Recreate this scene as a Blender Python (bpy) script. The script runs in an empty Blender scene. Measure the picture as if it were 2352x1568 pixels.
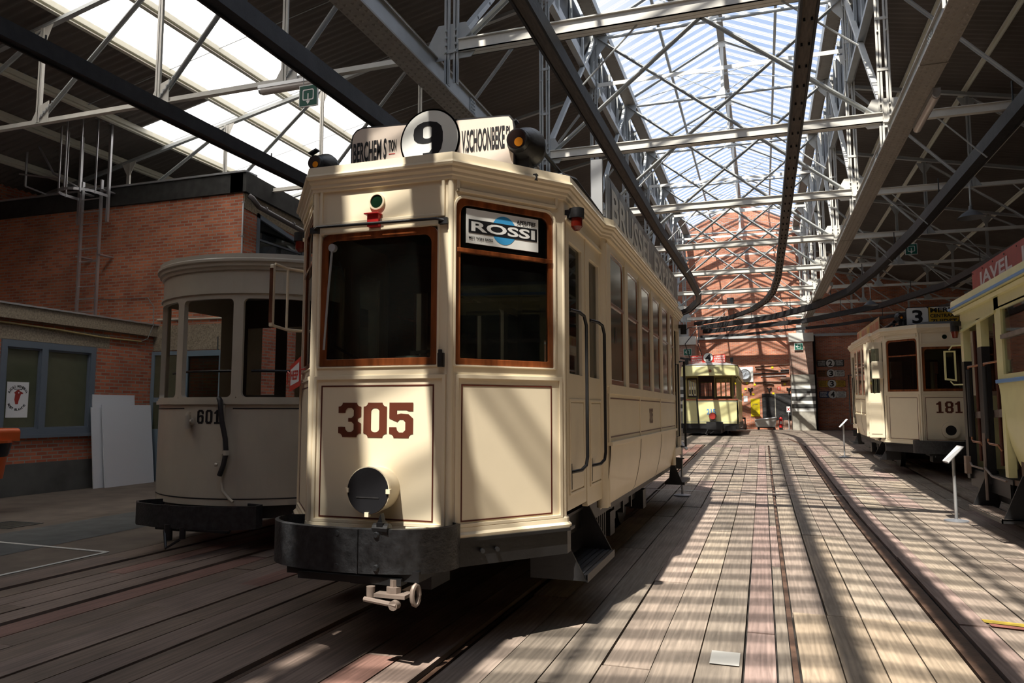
import bpy, math, random
from mathutils import Vector, Matrix
from mathutils.geometry import tessellate_polygon
random.seed(7)
sc = bpy.context.scene
col = sc.collection
# ------------------------------------------------------------------ camera, light, exposure
PITCH = math.atan(157 / 1700); YAW = math.atan(576 / math.hypot(1700, 157))
cam = bpy.data.cameras.new('camera'); cam.sensor_width = 36; cam.lens = 1700 / 2352 * 36
cam.clip_start = .05; cam.clip_end = 300
camo = bpy.data.objects.new('camera', cam); col.objects.link(camo)
camo.location = (0, 0, 1.5); camo.rotation_euler = (math.pi / 2 + PITCH, 0, YAW)
sc.camera = camo
sc.view_settings.view_transform = 'Standard'; sc.view_settings.look = 'None'
sc.view_settings.gamma = 1; sc.view_settings.use_curve_mapping = False
sc.view_settings.exposure = 0.12
w = bpy.data.worlds.new('sky'); sc.world = w; w.use_nodes = True
wn = w.node_tree.nodes; wl = w.node_tree.links; wn.clear()
wo = wn.new('ShaderNodeOutputWorld'); wb = wn.new('ShaderNodeBackground')
wt = wn.new('ShaderNodeTexCoord'); wz = wn.new('ShaderNodeTexNoise'); wz.inputs['Scale'].default_value = 2.2
wz.inputs['Detail'].default_value = 5
wr = wn.new('ShaderNodeValToRGB')
wr.color_ramp.elements[0].position = .42; wr.color_ramp.elements[0].color = (.33, .52, .92, 1)
wr.color_ramp.elements[1].position = .68; wr.color_ramp.elements[1].color = (.95, .98, 1.0, 1)
wl.new(wt.outputs['Generated'], wz.inputs['Vector']); wl.new(wz.outputs[0], wr.inputs[0])
wl.new(wr.outputs[0], wb.inputs[0]); wl.new(wb.outputs[0], wo.inputs[0])
wb.inputs[1].default_value = .92
SUND = Vector((.105, .56, -1.0)).normalized()          # direction the sunlight travels
sl = bpy.data.lights.new('sun', 'SUN'); sl.energy = 9.8; sl.angle = math.radians(.53); sl.color = (1, .93, .82)
slo = bpy.data.objects.new('sun', sl); col.objects.link(slo)
slo.rotation_euler = SUND.to_track_quat('-Z', 'Y').to_euler(); slo.location = (0, 0, 30)

# ------------------------------------------------------------------ materials
def newmat(name):
    m = bpy.data.materials.new(name); m.use_nodes = True
    return m, m.node_tree.nodes, m.node_tree.links, m.node_tree.nodes['Principled BSDF']
def mat(name, c, rough=.5, metal=0, var=0, vscale=6, bump=0, bscale=40, coat=0, stretch=None):
    m, n, l, b = newmat(name)
    b.inputs['Base Color'].default_value = (*c, 1); b.inputs['Roughness'].default_value = rough
    b.inputs['Metallic'].default_value = metal
    if coat: b.inputs['Coat Weight'].default_value = coat; b.inputs['Coat Roughness'].default_value = .08
    if var or bump:
        g = n.new('ShaderNodeNewGeometry'); mp = n.new('ShaderNodeMapping'); l.new(g.outputs['Position'], mp.inputs[0])
        if stretch: mp.inputs['Scale'].default_value = stretch
    if var:
        t = n.new('ShaderNodeTexNoise'); t.inputs['Scale'].default_value = vscale; t.inputs['Detail'].default_value = 6
        l.new(mp.outputs[0], t.inputs['Vector'])
        mx = n.new('ShaderNodeMix'); mx.data_type = 'RGBA'
        mx.inputs[6].default_value = (*[max(0, v * (1 - var)) for v in c], 1)
        mx.inputs[7].default_value = (*[min(1, v * (1 + var)) for v in c], 1)
        cr = n.new('ShaderNodeMapRange'); cr.inputs[1].default_value = .3; cr.inputs[2].default_value = .7
        l.new(t.outputs[0], cr.inputs[0]); l.new(cr.outputs[0], mx.inputs[0]); l.new(mx.outputs[2], b.inputs['Base Color'])
    if bump:
        t2 = n.new('ShaderNodeTexNoise'); t2.inputs['Scale'].default_value = bscale; l.new(mp.outputs[0], t2.inputs['Vector'])
        bp = n.new('ShaderNodeBump'); bp.inputs['Strength'].default_value = bump; bp.inputs['Distance'].default_value = .01
        l.new(t2.outputs[0], bp.inputs['Height']); l.new(bp.outputs[0], b.inputs['Normal'])
    return m
def brickmat(name, axis, c1, c2, mortar, dark=0):
    m, n, l, b = newmat(name)
    g = n.new('ShaderNodeNewGeometry'); s = n.new('ShaderNodeSeparateXYZ'); cb = n.new('ShaderNodeCombineXYZ')
    l.new(g.outputs['Position'], s.inputs[0]); l.new(s.outputs[0 if axis == 'x' else 1], cb.inputs[0]); l.new(s.outputs[2], cb.inputs[1])
    br = n.new('ShaderNodeTexBrick'); l.new(cb.outputs[0], br.inputs['Vector'])
    br.inputs['Color1'].default_value = (*c1, 1); br.inputs['Color2'].default_value = (*c2, 1); br.inputs['Mortar'].default_value = (*mortar, 1)
    br.inputs['Scale'].default_value = 1; br.inputs['Mortar Size'].default_value = .010; br.inputs['Mortar Smooth'].default_value = .1
    br.inputs['Brick Width'].default_value = .215; br.inputs['Row Height'].default_value = .068
    br.inputs['Bias'].default_value = -.15
    t = n.new('ShaderNodeTexNoise'); t.inputs['Scale'].default_value = 1.1; t.inputs['Detail'].default_value = 6
    l.new(g.outputs['Position'], t.inputs['Vector'])
    mr = n.new('ShaderNodeMapRange'); mr.inputs[1].default_value = .25; mr.inputs[2].default_value = .75
    mr.inputs[3].default_value = .62; mr.inputs[4].default_value = 1.25
    l.new(t.outputs[0], mr.inputs[0])
    mx = n.new('ShaderNodeVectorMath'); mx.operation = 'SCALE'; l.new(br.outputs[0], mx.inputs[0]); l.new(mr.outputs[0], mx.inputs['Scale'])
    l.new(mx.outputs[0], b.inputs['Base Color']); b.inputs['Roughness'].default_value = .85
    bp = n.new('ShaderNodeBump'); bp.invert = True; bp.inputs['Strength'].default_value = .6; bp.inputs['Distance'].default_value = .01
    l.new(br.outputs[1], bp.inputs['Height']); l.new(bp.outputs[0], b.inputs['Normal'])
    return m
def glassmat(name, tint=(.8, .85, .82), refl=1.0, dirt=0.0, dirtc=(.5, .5, .45)):
    m, n, l, b = newmat(name); n.remove(b); o = n['Material Output']
    tr = n.new('ShaderNodeBsdfTransparent'); tr.inputs[0].default_value = (*tint, 1)
    gl = n.new('ShaderNodeBsdfGlossy'); gl.inputs['Roughness'].default_value = .02
    gl.inputs[0].default_value = (refl, refl, refl, 1)
    g = n.new('ShaderNodeNewGeometry'); dt = n.new('ShaderNodeVectorMath'); dt.operation = 'DOT_PRODUCT'
    l.new(g.outputs['Normal'], dt.inputs[0]); l.new(g.outputs['Incoming'], dt.inputs[1])
    def mth(op, a_, b_=None):
        k = n.new('ShaderNodeMath'); k.operation = op
        for i_, v_ in enumerate((a_, b_)):
            if v_ is None: continue
            if isinstance(v_, (int, float)): k.inputs[i_].default_value = v_
            else: l.new(v_, k.inputs[i_])
        return k.outputs[0]
    sch = mth('ADD', .045, mth('MULTIPLY', .955, mth('POWER', mth('SUBTRACT', 1.0, mth('ABSOLUTE', dt.outputs['Value'])), 5.0)))
    mx = n.new('ShaderNodeMixShader'); l.new(sch, mx.inputs[0]); l.new(tr.outputs[0], mx.inputs[1]); l.new(gl.outputs[0], mx.inputs[2])
    if dirt:
        df = n.new('ShaderNodeBsdfDiffuse'); df.inputs[0].default_value = (*dirtc, 1)
        m2 = n.new('ShaderNodeMixShader'); m2.inputs[0].default_value = dirt
        l.new(mx.outputs[0], m2.inputs[1]); l.new(df.outputs[0], m2.inputs[2]); mx = m2
    l.new(mx.outputs[0], o.inputs[0])
    return m
def sheetmat(name, transp, transl, tcol=(1, 1, 1), lcol=(.95, .97, 1), streak=0):
    m, n, l, b = newmat(name); n.remove(b); o = n['Material Output']
    tr = n.new('ShaderNodeBsdfTransparent'); tr.inputs[0].default_value = (*tcol, 1)
    tl = n.new('ShaderNodeBsdfTranslucent'); tl.inputs[0].default_value = (*[v * transl for v in lcol], 1)
    mx = n.new('ShaderNodeMixShader'); l.new(tl.outputs[0], mx.inputs[1]); l.new(tr.outputs[0], mx.inputs[2])
    mx.inputs[0].default_value = transp
    if streak:
        g = n.new('ShaderNodeNewGeometry'); t = n.new('ShaderNodeTexNoise'); t.inputs['Scale'].default_value = 1.3
        t.inputs['Detail'].default_value = 7; t.inputs['Distortion'].default_value = 1.5; l.new(g.outputs['Position'], t.inputs['Vector'])
        mr = n.new('ShaderNodeMapRange'); mr.inputs[1].default_value = .35; mr.inputs[2].default_value = .7
        mr.inputs[3].default_value = transp; mr.inputs[4].default_value = transp - streak
        l.new(t.outputs[0], mr.inputs[0]); l.new(mr.outputs[0], mx.inputs[0])
    l.new(mx.outputs[0], o.inputs[0])
    return m
def floormat(name, attr=True):
    m, n, l, b = newmat(name)
    at = n.new('ShaderNodeAttribute'); at.attribute_name = 'plank'
    g = n.new('ShaderNodeNewGeometry'); mp = n.new('ShaderNodeMapping'); mp.inputs['Scale'].default_value = (26, 1.6, 1)
    l.new(g.outputs['Position'], mp.inputs[0])
    t = n.new('ShaderNodeTexNoise'); t.inputs['Scale'].default_value = 1; t.inputs['Detail'].default_value = 8; t.inputs['Distortion'].default_value = 1.2
    sep = n.new('ShaderNodeSeparateColor'); l.new(at.outputs['Color'], sep.inputs[0])
    of = n.new('ShaderNodeVectorMath'); of.operation = 'ADD'
    sc2 = n.new('ShaderNodeVectorMath'); sc2.operation = 'SCALE'; sc2.inputs['Scale'].default_value = 37
    l.new(at.outputs['Color'], sc2.inputs[0]); l.new(mp.outputs[0], of.inputs[0]); l.new(sc2.outputs[0], of.inputs[1])
    l.new(of.outputs[0], t.inputs['Vector'])
    # ring-like grain
    w1 = n.new('ShaderNodeTexWave'); w1.inputs['Scale'].default_value = .35; w1.inputs['Distortion'].default_value = 14; w1.inputs['Detail'].default_value = 2
    w1.inputs['Detail Scale'].default_value = .6
    l.new(of.outputs[0], w1.inputs['Vector'])
    mr = n.new('ShaderNodeMapRange'); mr.inputs[3].default_value = .72; mr.inputs[4].default_value = 1.18; l.new(t.outputs[0], mr.inputs[0])
    mr.inputs[1].default_value = .3; mr.inputs[2].default_value = .7
    mr2 = n.new('ShaderNodeMapRange'); mr2.inputs[3].default_value = .88; mr2.inputs[4].default_value = 1.06; l.new(w1.outputs[1], mr2.inputs[0])
    st = n.new('ShaderNodeTexNoise'); st.inputs['Scale'].default_value = 1.7; st.inputs['Detail'].default_value = 5; l.new(g.outputs['Position'], st.inputs['Vector'])
    mr3 = n.new('ShaderNodeMapRange'); mr3.inputs[1].default_value = .3; mr3.inputs[2].default_value = .6; mr3.inputs[3].default_value = .72; mr3.inputs[4].default_value = 1.05
    l.new(st.outputs[0], mr3.inputs[0])
    m1 = n.new('ShaderNodeMath'); m1.operation = 'MULTIPLY'; l.new(mr.outputs[0], m1.inputs[0]); l.new(mr2.outputs[0], m1.inputs[1])
    m2 = n.new('ShaderNodeMath'); m2.operation = 'MULTIPLY'; l.new(m1.outputs[0], m2.inputs[0]); l.new(mr3.outputs[0], m2.inputs[1])
    vm = n.new('ShaderNodeVectorMath'); vm.operation = 'SCALE'; l.new(at.outputs['Color'], vm.inputs[0]); l.new(m2.outputs[0], vm.inputs['Scale'])
    l.new(vm.outputs[0], b.inputs['Base Color']); b.inputs['Roughness'].default_value = .6
    b.inputs['Specular IOR Level'].default_value = .35
    bp = n.new('ShaderNodeBump'); bp.inputs['Strength'].default_value = .35; bp.inputs['Distance'].default_value = .004
    l.new(m1.outputs[0], bp.inputs['Height']); l.new(bp.outputs[0], b.inputs['Normal'])
    return m
M = dict(
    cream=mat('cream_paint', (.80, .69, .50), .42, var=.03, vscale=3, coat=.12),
    greycream=mat('shaded_grey_cream_paint', (.50, .45, .36), .35, var=.05, vscale=3, coat=.2),  # tram cream with the trailer's shade put into a darker, greyer colour
    yellowcream=mat('pale_yellow_paint', (.74, .70, .36), .35, var=.04, coat=.2),
    brownline=mat('brown_lining_paint', (.10, .022, .012), .4),
    wood=mat('varnished_wood', (.20, .055, .016), .25, var=.45, vscale=3, coat=.7, stretch=(6, 6, 1)),
    darkwood=mat('dark_wood', (.030, .012, .007), .45, var=.3),
    black=mat('black_iron', (.012, .012, .013), .45, var=.3, bump=.15),
    bumper=mat('worn_black_iron', (.02, .021, .023), .42, var=.6, vscale=22, bump=.35, bscale=60),
    rail=mat('rusty_iron', (.10, .055, .035), .6, var=.4, bump=.3),
    worn=mat('worn_pale_metal', (.23, .18, .15), .55, var=.25, metal=.3),
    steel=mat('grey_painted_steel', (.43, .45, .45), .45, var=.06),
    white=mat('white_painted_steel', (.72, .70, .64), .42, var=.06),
    brownsteel=mat('brown_painted_girder', (.30, .27, .23), .5, var=.08),
    ivory=mat('ivory_painted_steel', (.62, .60, .50), .5),
    alu=mat('brushed_aluminium', (.55, .55, .57), .35, metal=.7, var=.12, vscale=2),
    galv=mat('galvanised_steel', (.50, .51, .52), .4, metal=.6),
    roofing=mat('fibre_cement_roofing', (.135, .115, .10), .85, var=.15, vscale=.8),
    trough=mat('blackened_timber_trough', (.018, .017, .018), .6, var=.4, bump=.3),
    troughbrown=mat('brown_timber_underside', (.085, .065, .05), .65, var=.4, vscale=5, bump=.3, stretch=(8, 1, 8)),
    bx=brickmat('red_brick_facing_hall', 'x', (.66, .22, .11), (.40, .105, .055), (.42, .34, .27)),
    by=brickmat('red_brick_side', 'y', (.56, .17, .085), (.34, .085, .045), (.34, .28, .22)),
    bpink=brickmat('pale_brick_pillar', 'x', (.48, .27, .20), (.36, .18, .13), (.42, .36, .30)),
    bblack=brickmat('black_painted_brick', 'x', (.03, .03, .033), (.05, .045, .045), (.02, .02, .02)),
    concrete=mat('concrete', (.36, .34, .29), .85, var=.15, bump=.5, bscale=25),
    gravel=mat('pebble_dash_concrete', (.30, .25, .18), .9, var=.35, vscale=30, bump=.8, bscale=60),
    darkcon=mat('dark_plinth_render', (.09, .09, .085), .85, var=.3, vscale=2),
    ground=mat('dusty_concrete_floor', (.115, .092, .073), .9, var=.25, vscale=2.5, bump=.3),
    asphalt=mat('dark_asphalt_strip', (.075, .08, .08), .9, var=.25, vscale=4, bump=.3),
    pit=mat('dark_pit', (.02, .016, .013), .9),
    bitumen=mat('bitumen_roof_edge', (.035, .035, .033), .8, var=.3),
    bluegrey=mat('blue_grey_joinery', (.13, .16, .20), .45),
    doorblue=mat('pale_blue_door', (.17, .23, .28), .5),
    whitep=mat('white_board', (.66, .68, .72), .4),
    paper=mat('white_paper', (.8, .8, .8), .7),
    signwhite=mat('enamel_white', (.80, .80, .76), .25, var=.04),
    signpink=mat('enamel_cream', (.78, .66, .56), .3, var=.03),
    ink=mat('black_lettering', (.012, .012, .014), .4),
    inkbrown=mat('brown_lettering', (.11, .028, .014), .4),
    inkwhite=mat('white_lettering', (.75, .75, .72), .4),
    red=mat('red_paint', (.55, .02, .02), .35), redsign=mat('red_enamel', (.62, .045, .03), .35, var=.05),
    darkred=mat('faded_red_enamel', (.34, .035, .025), .5, var=.12),
    orange=mat('orange_plastic', (.60, .10, .015), .4),
    amber=mat('amber_lens', (.75, .26, .02), .15, coat=.5),
    recesslens=mat('recess_dark_lens', (.022, .010, .008), .3), redlens=mat('dark_red_lens', (.16, .012, .006), .12, coat=.8),  # first lens near black: dark of the lamp's recess put into its colour
    blue=mat('blue_enamel', (.05, .30, .58), .3), navy=mat('dark_blue_enamel', (.03, .07, .20), .35),
    lineblue=mat('blue_lining', (.12, .30, .62), .35),
    yellow=mat('yellow_paint', (.80, .62, .01), .5), ochre=mat('ochre_enamel', (.62, .38, .04), .35), brownen=mat('brown_enamel', (.25, .10, .02), .4),
    green=mat('exit_green', (.0, .11, .07), .6), darkgreen=mat('dark_green_lens', (.005, .02, .01), .1),
    copper=mat('brown_brass', (.38, .18, .10), .3, metal=.8), rubber=mat('black_rubber', (.02, .02, .022), .5),
    bag=mat('black_plastic_bag', (.012, .012, .016), .25), seat=mat('interior_brown', (.09, .05, .03), .6),
    interior=mat('dark_interior', (.045, .035, .025), .6),
    blind=mat('olive_blind_behind_glass', (.085, .095, .06), .12, coat=.6, var=.08),
    tub=mat('grey_tub', (.42, .41, .39), .5, var=.1), silver=mat('mirror', (.8, .8, .8), .05, metal=1),
    adv=mat('scuffed_tin', (.17, .175, .18), .35, metal=.3, var=.5, vscale=5), tinlet=mat('pale_tin_lettering', (.62, .62, .58), .35),
    glass=glassmat('window_glass', (.72, .76, .74), 1.0), darkglass=glassmat('dim_glass', (.52, .54, .50), .6, .02, (.1, .11, .1)),
    clear=sheetmat('clear_corrugated_glazing', .95, .4, (.97, .985, 1), streak=.10),
    milky=sheetmat('milky_corrugated_sheet', .02, .93, (1, 1, 1), (1, .97, .93)),
    bars=sheetmat('white_glazing_bar', .05, .85),
    planks=floormat('worn_floor_planks'))

# ------------------------------------------------------------------ mesh helpers
class MB:
    def __init__(s): s.v = []; s.f = []; s.m = []; s.cols = None
    def add(s, vs, fs, mi=0):
        o = len(s.v); s.v += [tuple(v) for v in vs]; s.f += [tuple(i + o for i in f) for f in fs]; s.m += [mi] * len(fs); return s
    def box(s, x0, x1, y0, y1, z0, z1, mi=0):
        vs = [(x, y, z) for x in (x0, x1) for y in (y0, y1) for z in (z0, z1)]
        return s.add(vs, [(0, 1, 3, 2), (4, 6, 7, 5), (0, 4, 5, 1), (2, 3, 7, 6), (0, 2, 6, 4), (1, 5, 7, 3)], mi)
    def beam(s, a, b, w, h, up=(0, 0, 1), mi=0):
        a = Vector(a); b = Vector(b); d = (b - a).normalized(); u = Vector(up)
        r = d.cross(u)
        if r.length < 1e-4: r = d.cross(Vector((0, 1, 0)))
        r.normalize(); u = r.cross(d).normalized(); r *= w / 2; u *= h / 2
        vs = [p + r * i + u * j for p in (a, b) for i, j in ((-1, -1), (1, -1), (1, 1), (-1, 1))]
        return s.add(vs, [(0, 3, 2, 1), (4, 5, 6, 7), (0, 1, 5, 4), (1, 2, 6, 5), (2, 3, 7, 6), (3, 0, 4, 7)], mi)
    def angle(s, a, b, w=.07, t=.01, up=(0, 0, 1), mi=0):   # T / double angle bar
        a = Vector(a); b = Vector(b); d = (b - a).normalized(); u = Vector(up)
        r = d.cross(u); r.normalize(); u = r.cross(d).normalized()
        s.beam(a, b, w, t, up, mi); s.beam(a + u * w / 2.2, b + u * w / 2.2, t * 1.6, w, up, mi); return s
    def cyl(s, a, b, r, r2=None, n=16, caps=True, mi=0):
        a = Vector(a); b = Vector(b); d = (b - a).normalized(); r2 = r if r2 is None else r2
        u = d.orthogonal().normalized(); v = d.cross(u)
        vs = []
        for p, rr in ((a, r), (b, r2)):
            vs += [p + (u * math.cos(2 * math.pi * i / n) + v * math.sin(2 * math.pi * i / n)) * rr for i in range(n)]
        fs = [(i, (i + 1) % n, n + (i + 1) % n, n + i) for i in range(n)]
        if caps: fs += [tuple(range(n - 1, -1, -1)), tuple(range(n, 2 * n))]
        return s.add(vs, fs, mi)
    def tube(s, pts, r, n=8, mi=0, closed=False):
        P = [Vector(p) for p in pts]; N = len(P); prev = None; rings = []
        for i, p in enumerate(P):
            if closed: d = P[(i + 1) % N] - P[i - 1]
            else: d = P[min(i + 1, N - 1)] - P[max(i - 1, 0)]
            d.normalize()
            u = d.orthogonal() if prev is None else (prev - d * prev.dot(d))
            u.normalize(); prev = u; v = d.cross(u)
            rings.append([p + (u * math.cos(2 * math.pi * k / n) + v * math.sin(2 * math.pi * k / n)) * r for k in range(n)])
        vs = [q for g in rings for q in g]; fs = []
        for i in range(N if closed else N - 1):
            j = (i + 1) % N
            fs += [(i * n + k, i * n + (k + 1) % n, j * n + (k + 1) % n, j * n + k) for k in range(n)]
        if not closed: fs += [tuple(range(n - 1, -1, -1)), tuple(range((N - 1) * n, N * n))]
        return s.add(vs, fs, mi)
    def sweep(s, path, prof, closed=True, mi=0, capends=True):
        """prof: (offset outward, z); path: xy points counter-clockwise"""
        N = len(path); rings = []
        for i in range(N):
            p = Vector(path[i]); a = Vector(path[i - 1]) if (closed or i > 0) else None; b = Vector(path[(i + 1) % N]) if (closed or i < N - 1) else None
            d1 = (p - a).normalized() if a is not None else None; d2 = (b - p).normalized() if b is not None else None
            if d1 is None: d1 = d2
            if d2 is None: d2 = d1
            n1 = Vector((d1.y, -d1.x)); n2 = Vector((d2.y, -d2.x)); m = (n1 + n2)
            m = m / max(m.length_squared, 1e-6) * 2
            rings.append([(p.x + m.x * o, p.y + m.y * o, z) for o, z in prof])
        K = len(prof); vs = [q for g in rings for q in g]; fs = []
        for i in range(N if closed else N - 1):
            j = (i + 1) % N
            fs += [(i * K + k, j * K + k, j * K + k + 1, i * K + k + 1) for k in range(K - 1)]
        if not closed and capends:
            fs += [tuple(range(K)), tuple(range((N - 1) * K + K - 1, (N - 1) * K - 1, -1))]
        return s.add(vs, fs, mi)
    def prism(s, poly, f, c0, c1, mi=0):      # poly of (a,b), f maps (a,b,c)
        n = len(poly)
        vs = [f(a, b, c0) for a, b in poly] + [f(a, b, c1) for a, b in poly]
        fs = [(i, (i + 1) % n, n + (i + 1) % n, n + i) for i in range(n)] + [tuple(range(n - 1, -1, -1)), tuple(range(n, 2 * n))]
        return s.add(vs, fs, mi)
    def flat(s, loops, f, c=0, mi=0):         # polygon with holes
        pts = [p for lp in loops for p in lp]
        tr = tessellate_polygon([[Vector((a, b, 0)) for a, b in lp] for lp in loops])
        return s.add([f(a, b, c) for a, b in pts], [tuple(t) for t in tr], mi)
    def ring(s, outer, inner, f, c0, c1, mi=0):   # equal-length loops
        n = len(outer); vs = []
        for c in (c0, c1): vs += [f(a, b, c) for a, b in outer] + [f(a, b, c) for a, b in inner]
        fs = []
        for i in range(n):
            j = (i + 1) % n
            fs += [(i, j, n + j, n + i), (2 * n + i, 3 * n + i, 3 * n + j, 2 * n + j), (i, 2 * n + i, 2 * n + j, j), (n + i, n + j, 3 * n + j, 3 * n + i)]
        return s.add(vs, fs, mi)
    def build(s, name, mats, parent=None, smooth=False, bevel=0):
        me = bpy.data.meshes.new(name); me.from_pydata(s.v, [], s.f)
        if not isinstance(mats, (list, tuple)): mats = [mats]
        for m_ in mats: me.materials.append(M[m_] if isinstance(m_, str) else m_)
        me.polygons.foreach_set('material_index', s.m)
        if smooth: me.polygons.foreach_set('use_smooth', [True] * len(s.f))
        me.update()
        o = bpy.data.objects.new(name, me); col.objects.link(o)
        if parent: o.parent = parent
        if smooth: 
            me.set_sharp_from_angle(angle=math.radians(38))
        if bevel:
            b = o.modifiers.new('bevel', 'BEVEL'); b.width = bevel; b.segments = 2; b.limit_method = 'ANGLE'
        return o
def tag(o, label, cat, group=None, kind=None):
    o['label'] = label; o['category'] = cat
    if group: o['group'] = group
    if kind: o['kind'] = kind
    return o
def struct(o): o['kind'] = 'structure'; return o
def explode(o, limit=None):
    """give every loose piece of a part its own object under the same parent"""
    me = o.data; n = len(me.vertices); par = list(range(n))
    def fd(i):
        while par[i] != i: par[i] = par[par[i]]; i = par[i]
        return i
    for e in me.edges: par[fd(e.vertices[0])] = fd(e.vertices[1])
    comp = {}
    for p in me.polygons: comp.setdefault(fd(p.vertices[0]), []).append(p.index)
    cl = sorted(comp.values(), key=lambda f: min(me.vertices[me.polygons[f[0]].vertices[0]].co.y + (99 if me.vertices[me.polygons[f[0]].vertices[0]].co.y < 15 else 0), 999))
    if len(cl) < 2: return [o]
    groups = cl if not limit or len(cl) <= limit else cl[:limit - 1] + [[i for c in cl[limit - 1:] for i in c]]
    out = []
    for gi, g in enumerate(groups):
        mp = {}; vs = []; fs = []; ms = []; sm = []
        for i in g:
            p = me.polygons[i]; f = []
            for v in p.vertices:
                if v not in mp: mp[v] = len(vs); vs.append(tuple(me.vertices[v].co))
                f.append(mp[v])
            fs.append(tuple(f)); ms.append(p.material_index); sm.append(p.use_smooth)
        m2 = bpy.data.meshes.new(o.name); m2.from_pydata(vs, [], fs)
        for mm in me.materials: m2.materials.append(mm)
        m2.polygons.foreach_set('material_index', ms); m2.polygons.foreach_set('use_smooth', sm); m2.update()
        if any(sm): m2.set_sharp_from_angle(angle=math.radians(38))
        ob = bpy.data.objects.new(o.name.split('.')[0], m2); col.objects.link(ob); ob.parent = o.parent
        if limit and len(cl) > limit and gi == len(groups) - 1: ob['kind'] = 'stuff'
        out.append(ob)
    bpy.data.objects.remove(o); return out
def thing(name, loc, label, cat, group=None, rot=(0, 0, 0)):
    o = bpy.data.objects.new(name, None); col.objects.link(o); o.location = loc; o.rotation_euler = rot; o.empty_display_size = .2
    return tag(o, label, cat, group)
def rrect(x0, x1, z0, z1, r, n=5, rb=None):
    """rounded rect; r top corners, rb bottom corners"""
    rb = r if rb is None else rb; out = []
    for cx, cz, a0, rr in ((x1 - r, z1 - r, 0, r), (x0 + r, z1 - r, 90, r), (x0 + rb, z0 + rb, 180, rb), (x1 - rb, z0 + rb, 270, rb)):
        for i in range(n + 1):
            a = math.radians(a0 + 90 * i / n); out.append((cx + rr * math.cos(a), cz + rr * math.sin(a)))
    return out
def face(o, u, nrm):
    """local frame: a along u, b up, c along outward normal"""
    o = Vector(o); u = Vector(u).normalized(); nrm = Vector(nrm).normalized()
    return lambda a, b, c: o + u * a + Vector((0, 0, 1)) * b + nrm * c
def circ(cx, cz, r, n=24, rz=None):
    rz = rz or r
    return [(cx + r * math.cos(2 * math.pi * i / n), cz + rz * math.sin(2 * math.pi * i / n)) for i in range(n)]
_tc = {}
def textgeo(s):
    if s in _tc: return _tc[s]
    cu = bpy.data.curves.new('t', 'FONT'); cu.body = s; cu.size = 1; cu.offset = .028; cu.resolution_u = 3
    ob = bpy.data.objects.new('t', cu); col.objects.link(ob)
    dg = bpy.context.evaluated_depsgraph_get(); me = bpy.data.meshes.new_from_object(ob.evaluated_get(dg))
    vs = [tuple(v.co) for v in me.vertices]; fs = [tuple(p.vertices) for p in me.polygons]
    bpy.data.objects.remove(ob); bpy.data.curves.remove(cu); bpy.data.meshes.remove(me)
    xs = [v[0] for v in vs]; ys = [v[1] for v in vs]
    x0, x1, y0, y1 = min(xs), max(xs), min(ys), max(ys)
    r = ([((v[0] - x0) / (x1 - x0), (v[1] - y0) / (y1 - y0)) for v in vs], fs); _tc[s] = r; return r
def text(mb, s, f, a0, a1, b0, b1, c=.004, mi=0):
    """text stretched to the box a0..a1, b0..b1 in the frame f"""
    vs, fs = textgeo(s)
    return mb.add([f(a0 + (a1 - a0) * x, b0 + (b1 - b0) * y, c) for x, y in vs], fs, mi)
def arc(cx, cy, r, a0, a1, n=5):
    return [(cx + r * math.cos(math.radians(a0 + (a1 - a0) * i / n)), cy + r * math.sin(math.radians(a0 + (a1 - a0) * i / n))) for i in range(n + 1)]
W_ = .62; q = .115
NOTCH = arc(W_, 0, q, 180, 90) + arc(W_, 1, q, 270, 180) + arc(0, 1, q, 0, -90) + arc(0, 0, q, 90, 0)
def hole(x0, x1, z0, z1, r=.1): return rrect(x0, x1, z0, z1, r)
GL = {
    '0': [NOTCH, hole(.2, .42, .15, .85)],
    '3': [arc(W_, 0, q, 180, 90) + [(W_, .40), (.53, .46), (.53, .54), (W_, .60)] + arc(W_, 1, q, 270, 180) + arc(0, 1, q, 0, -90) +
          [(0, .70), (.19, .70), (.2, .78), (.26, .85), (.36, .85), (.42, .78), (.42, .62), (.36, .555), (.27, .555), (.27, .445), (.36, .445),
           (.42, .38), (.42, .22), (.36, .15), (.26, .15), (.2, .22), (.19, .30), (0, .30)] + arc(0, 0, q, 90, 0)],
    '5': [arc(W_, 0, q, 180, 90) + [(W_, .55), (.5, .67), (.3, .69), (.2, .66), (.2, .79), (.44, .79), (.5, .76), (W_, .76), (W_, 1), (0, 1), (0, .55), (.21, .45), (.27, .52), (.36, .52), (.42, .45), (.42, .22), (.36, .15), (.26, .15), (.2, .22), (.19, .30), (0, .30)] + arc(0, 0, q, 90, 0)],
    '6': [arc(W_, 0, q, 180, 90) + [(W_, .50), (.52, .62), (.3, .62), (.2, .58), (.2, .78), (.26, .85), (.36, .85), (.42, .78), (.43, .70), (W_, .70)] + arc(W_, 1, q, 270, 180) + arc(0, 1, q, 0, -90) + arc(0, 0, q, 90, 0), hole(.2, .42, .15, .48, .09)],
    '1': [[(0, 0), (.52, 0), (.52, .13), (.37, .13), (.37, 1), (.2, 1), (.14, .9), (0, .82), (0, .7), (.16, .72), (.16, .13), (0, .13)]],
    '8': [arc(W_, 0, q, 180, 90) + [(W_, .40), (.54, .5), (W_, .60)] + arc(W_, 1, q, 270, 180) + arc(0, 1, q, 0, -90) + [(0, .60), (.08, .5), (0, .40)] + arc(0, 0, q, 90, 0), hole(.2, .42, .57, .85, .08), hole(.2, .42, .15, .43, .08)],
}
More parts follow.
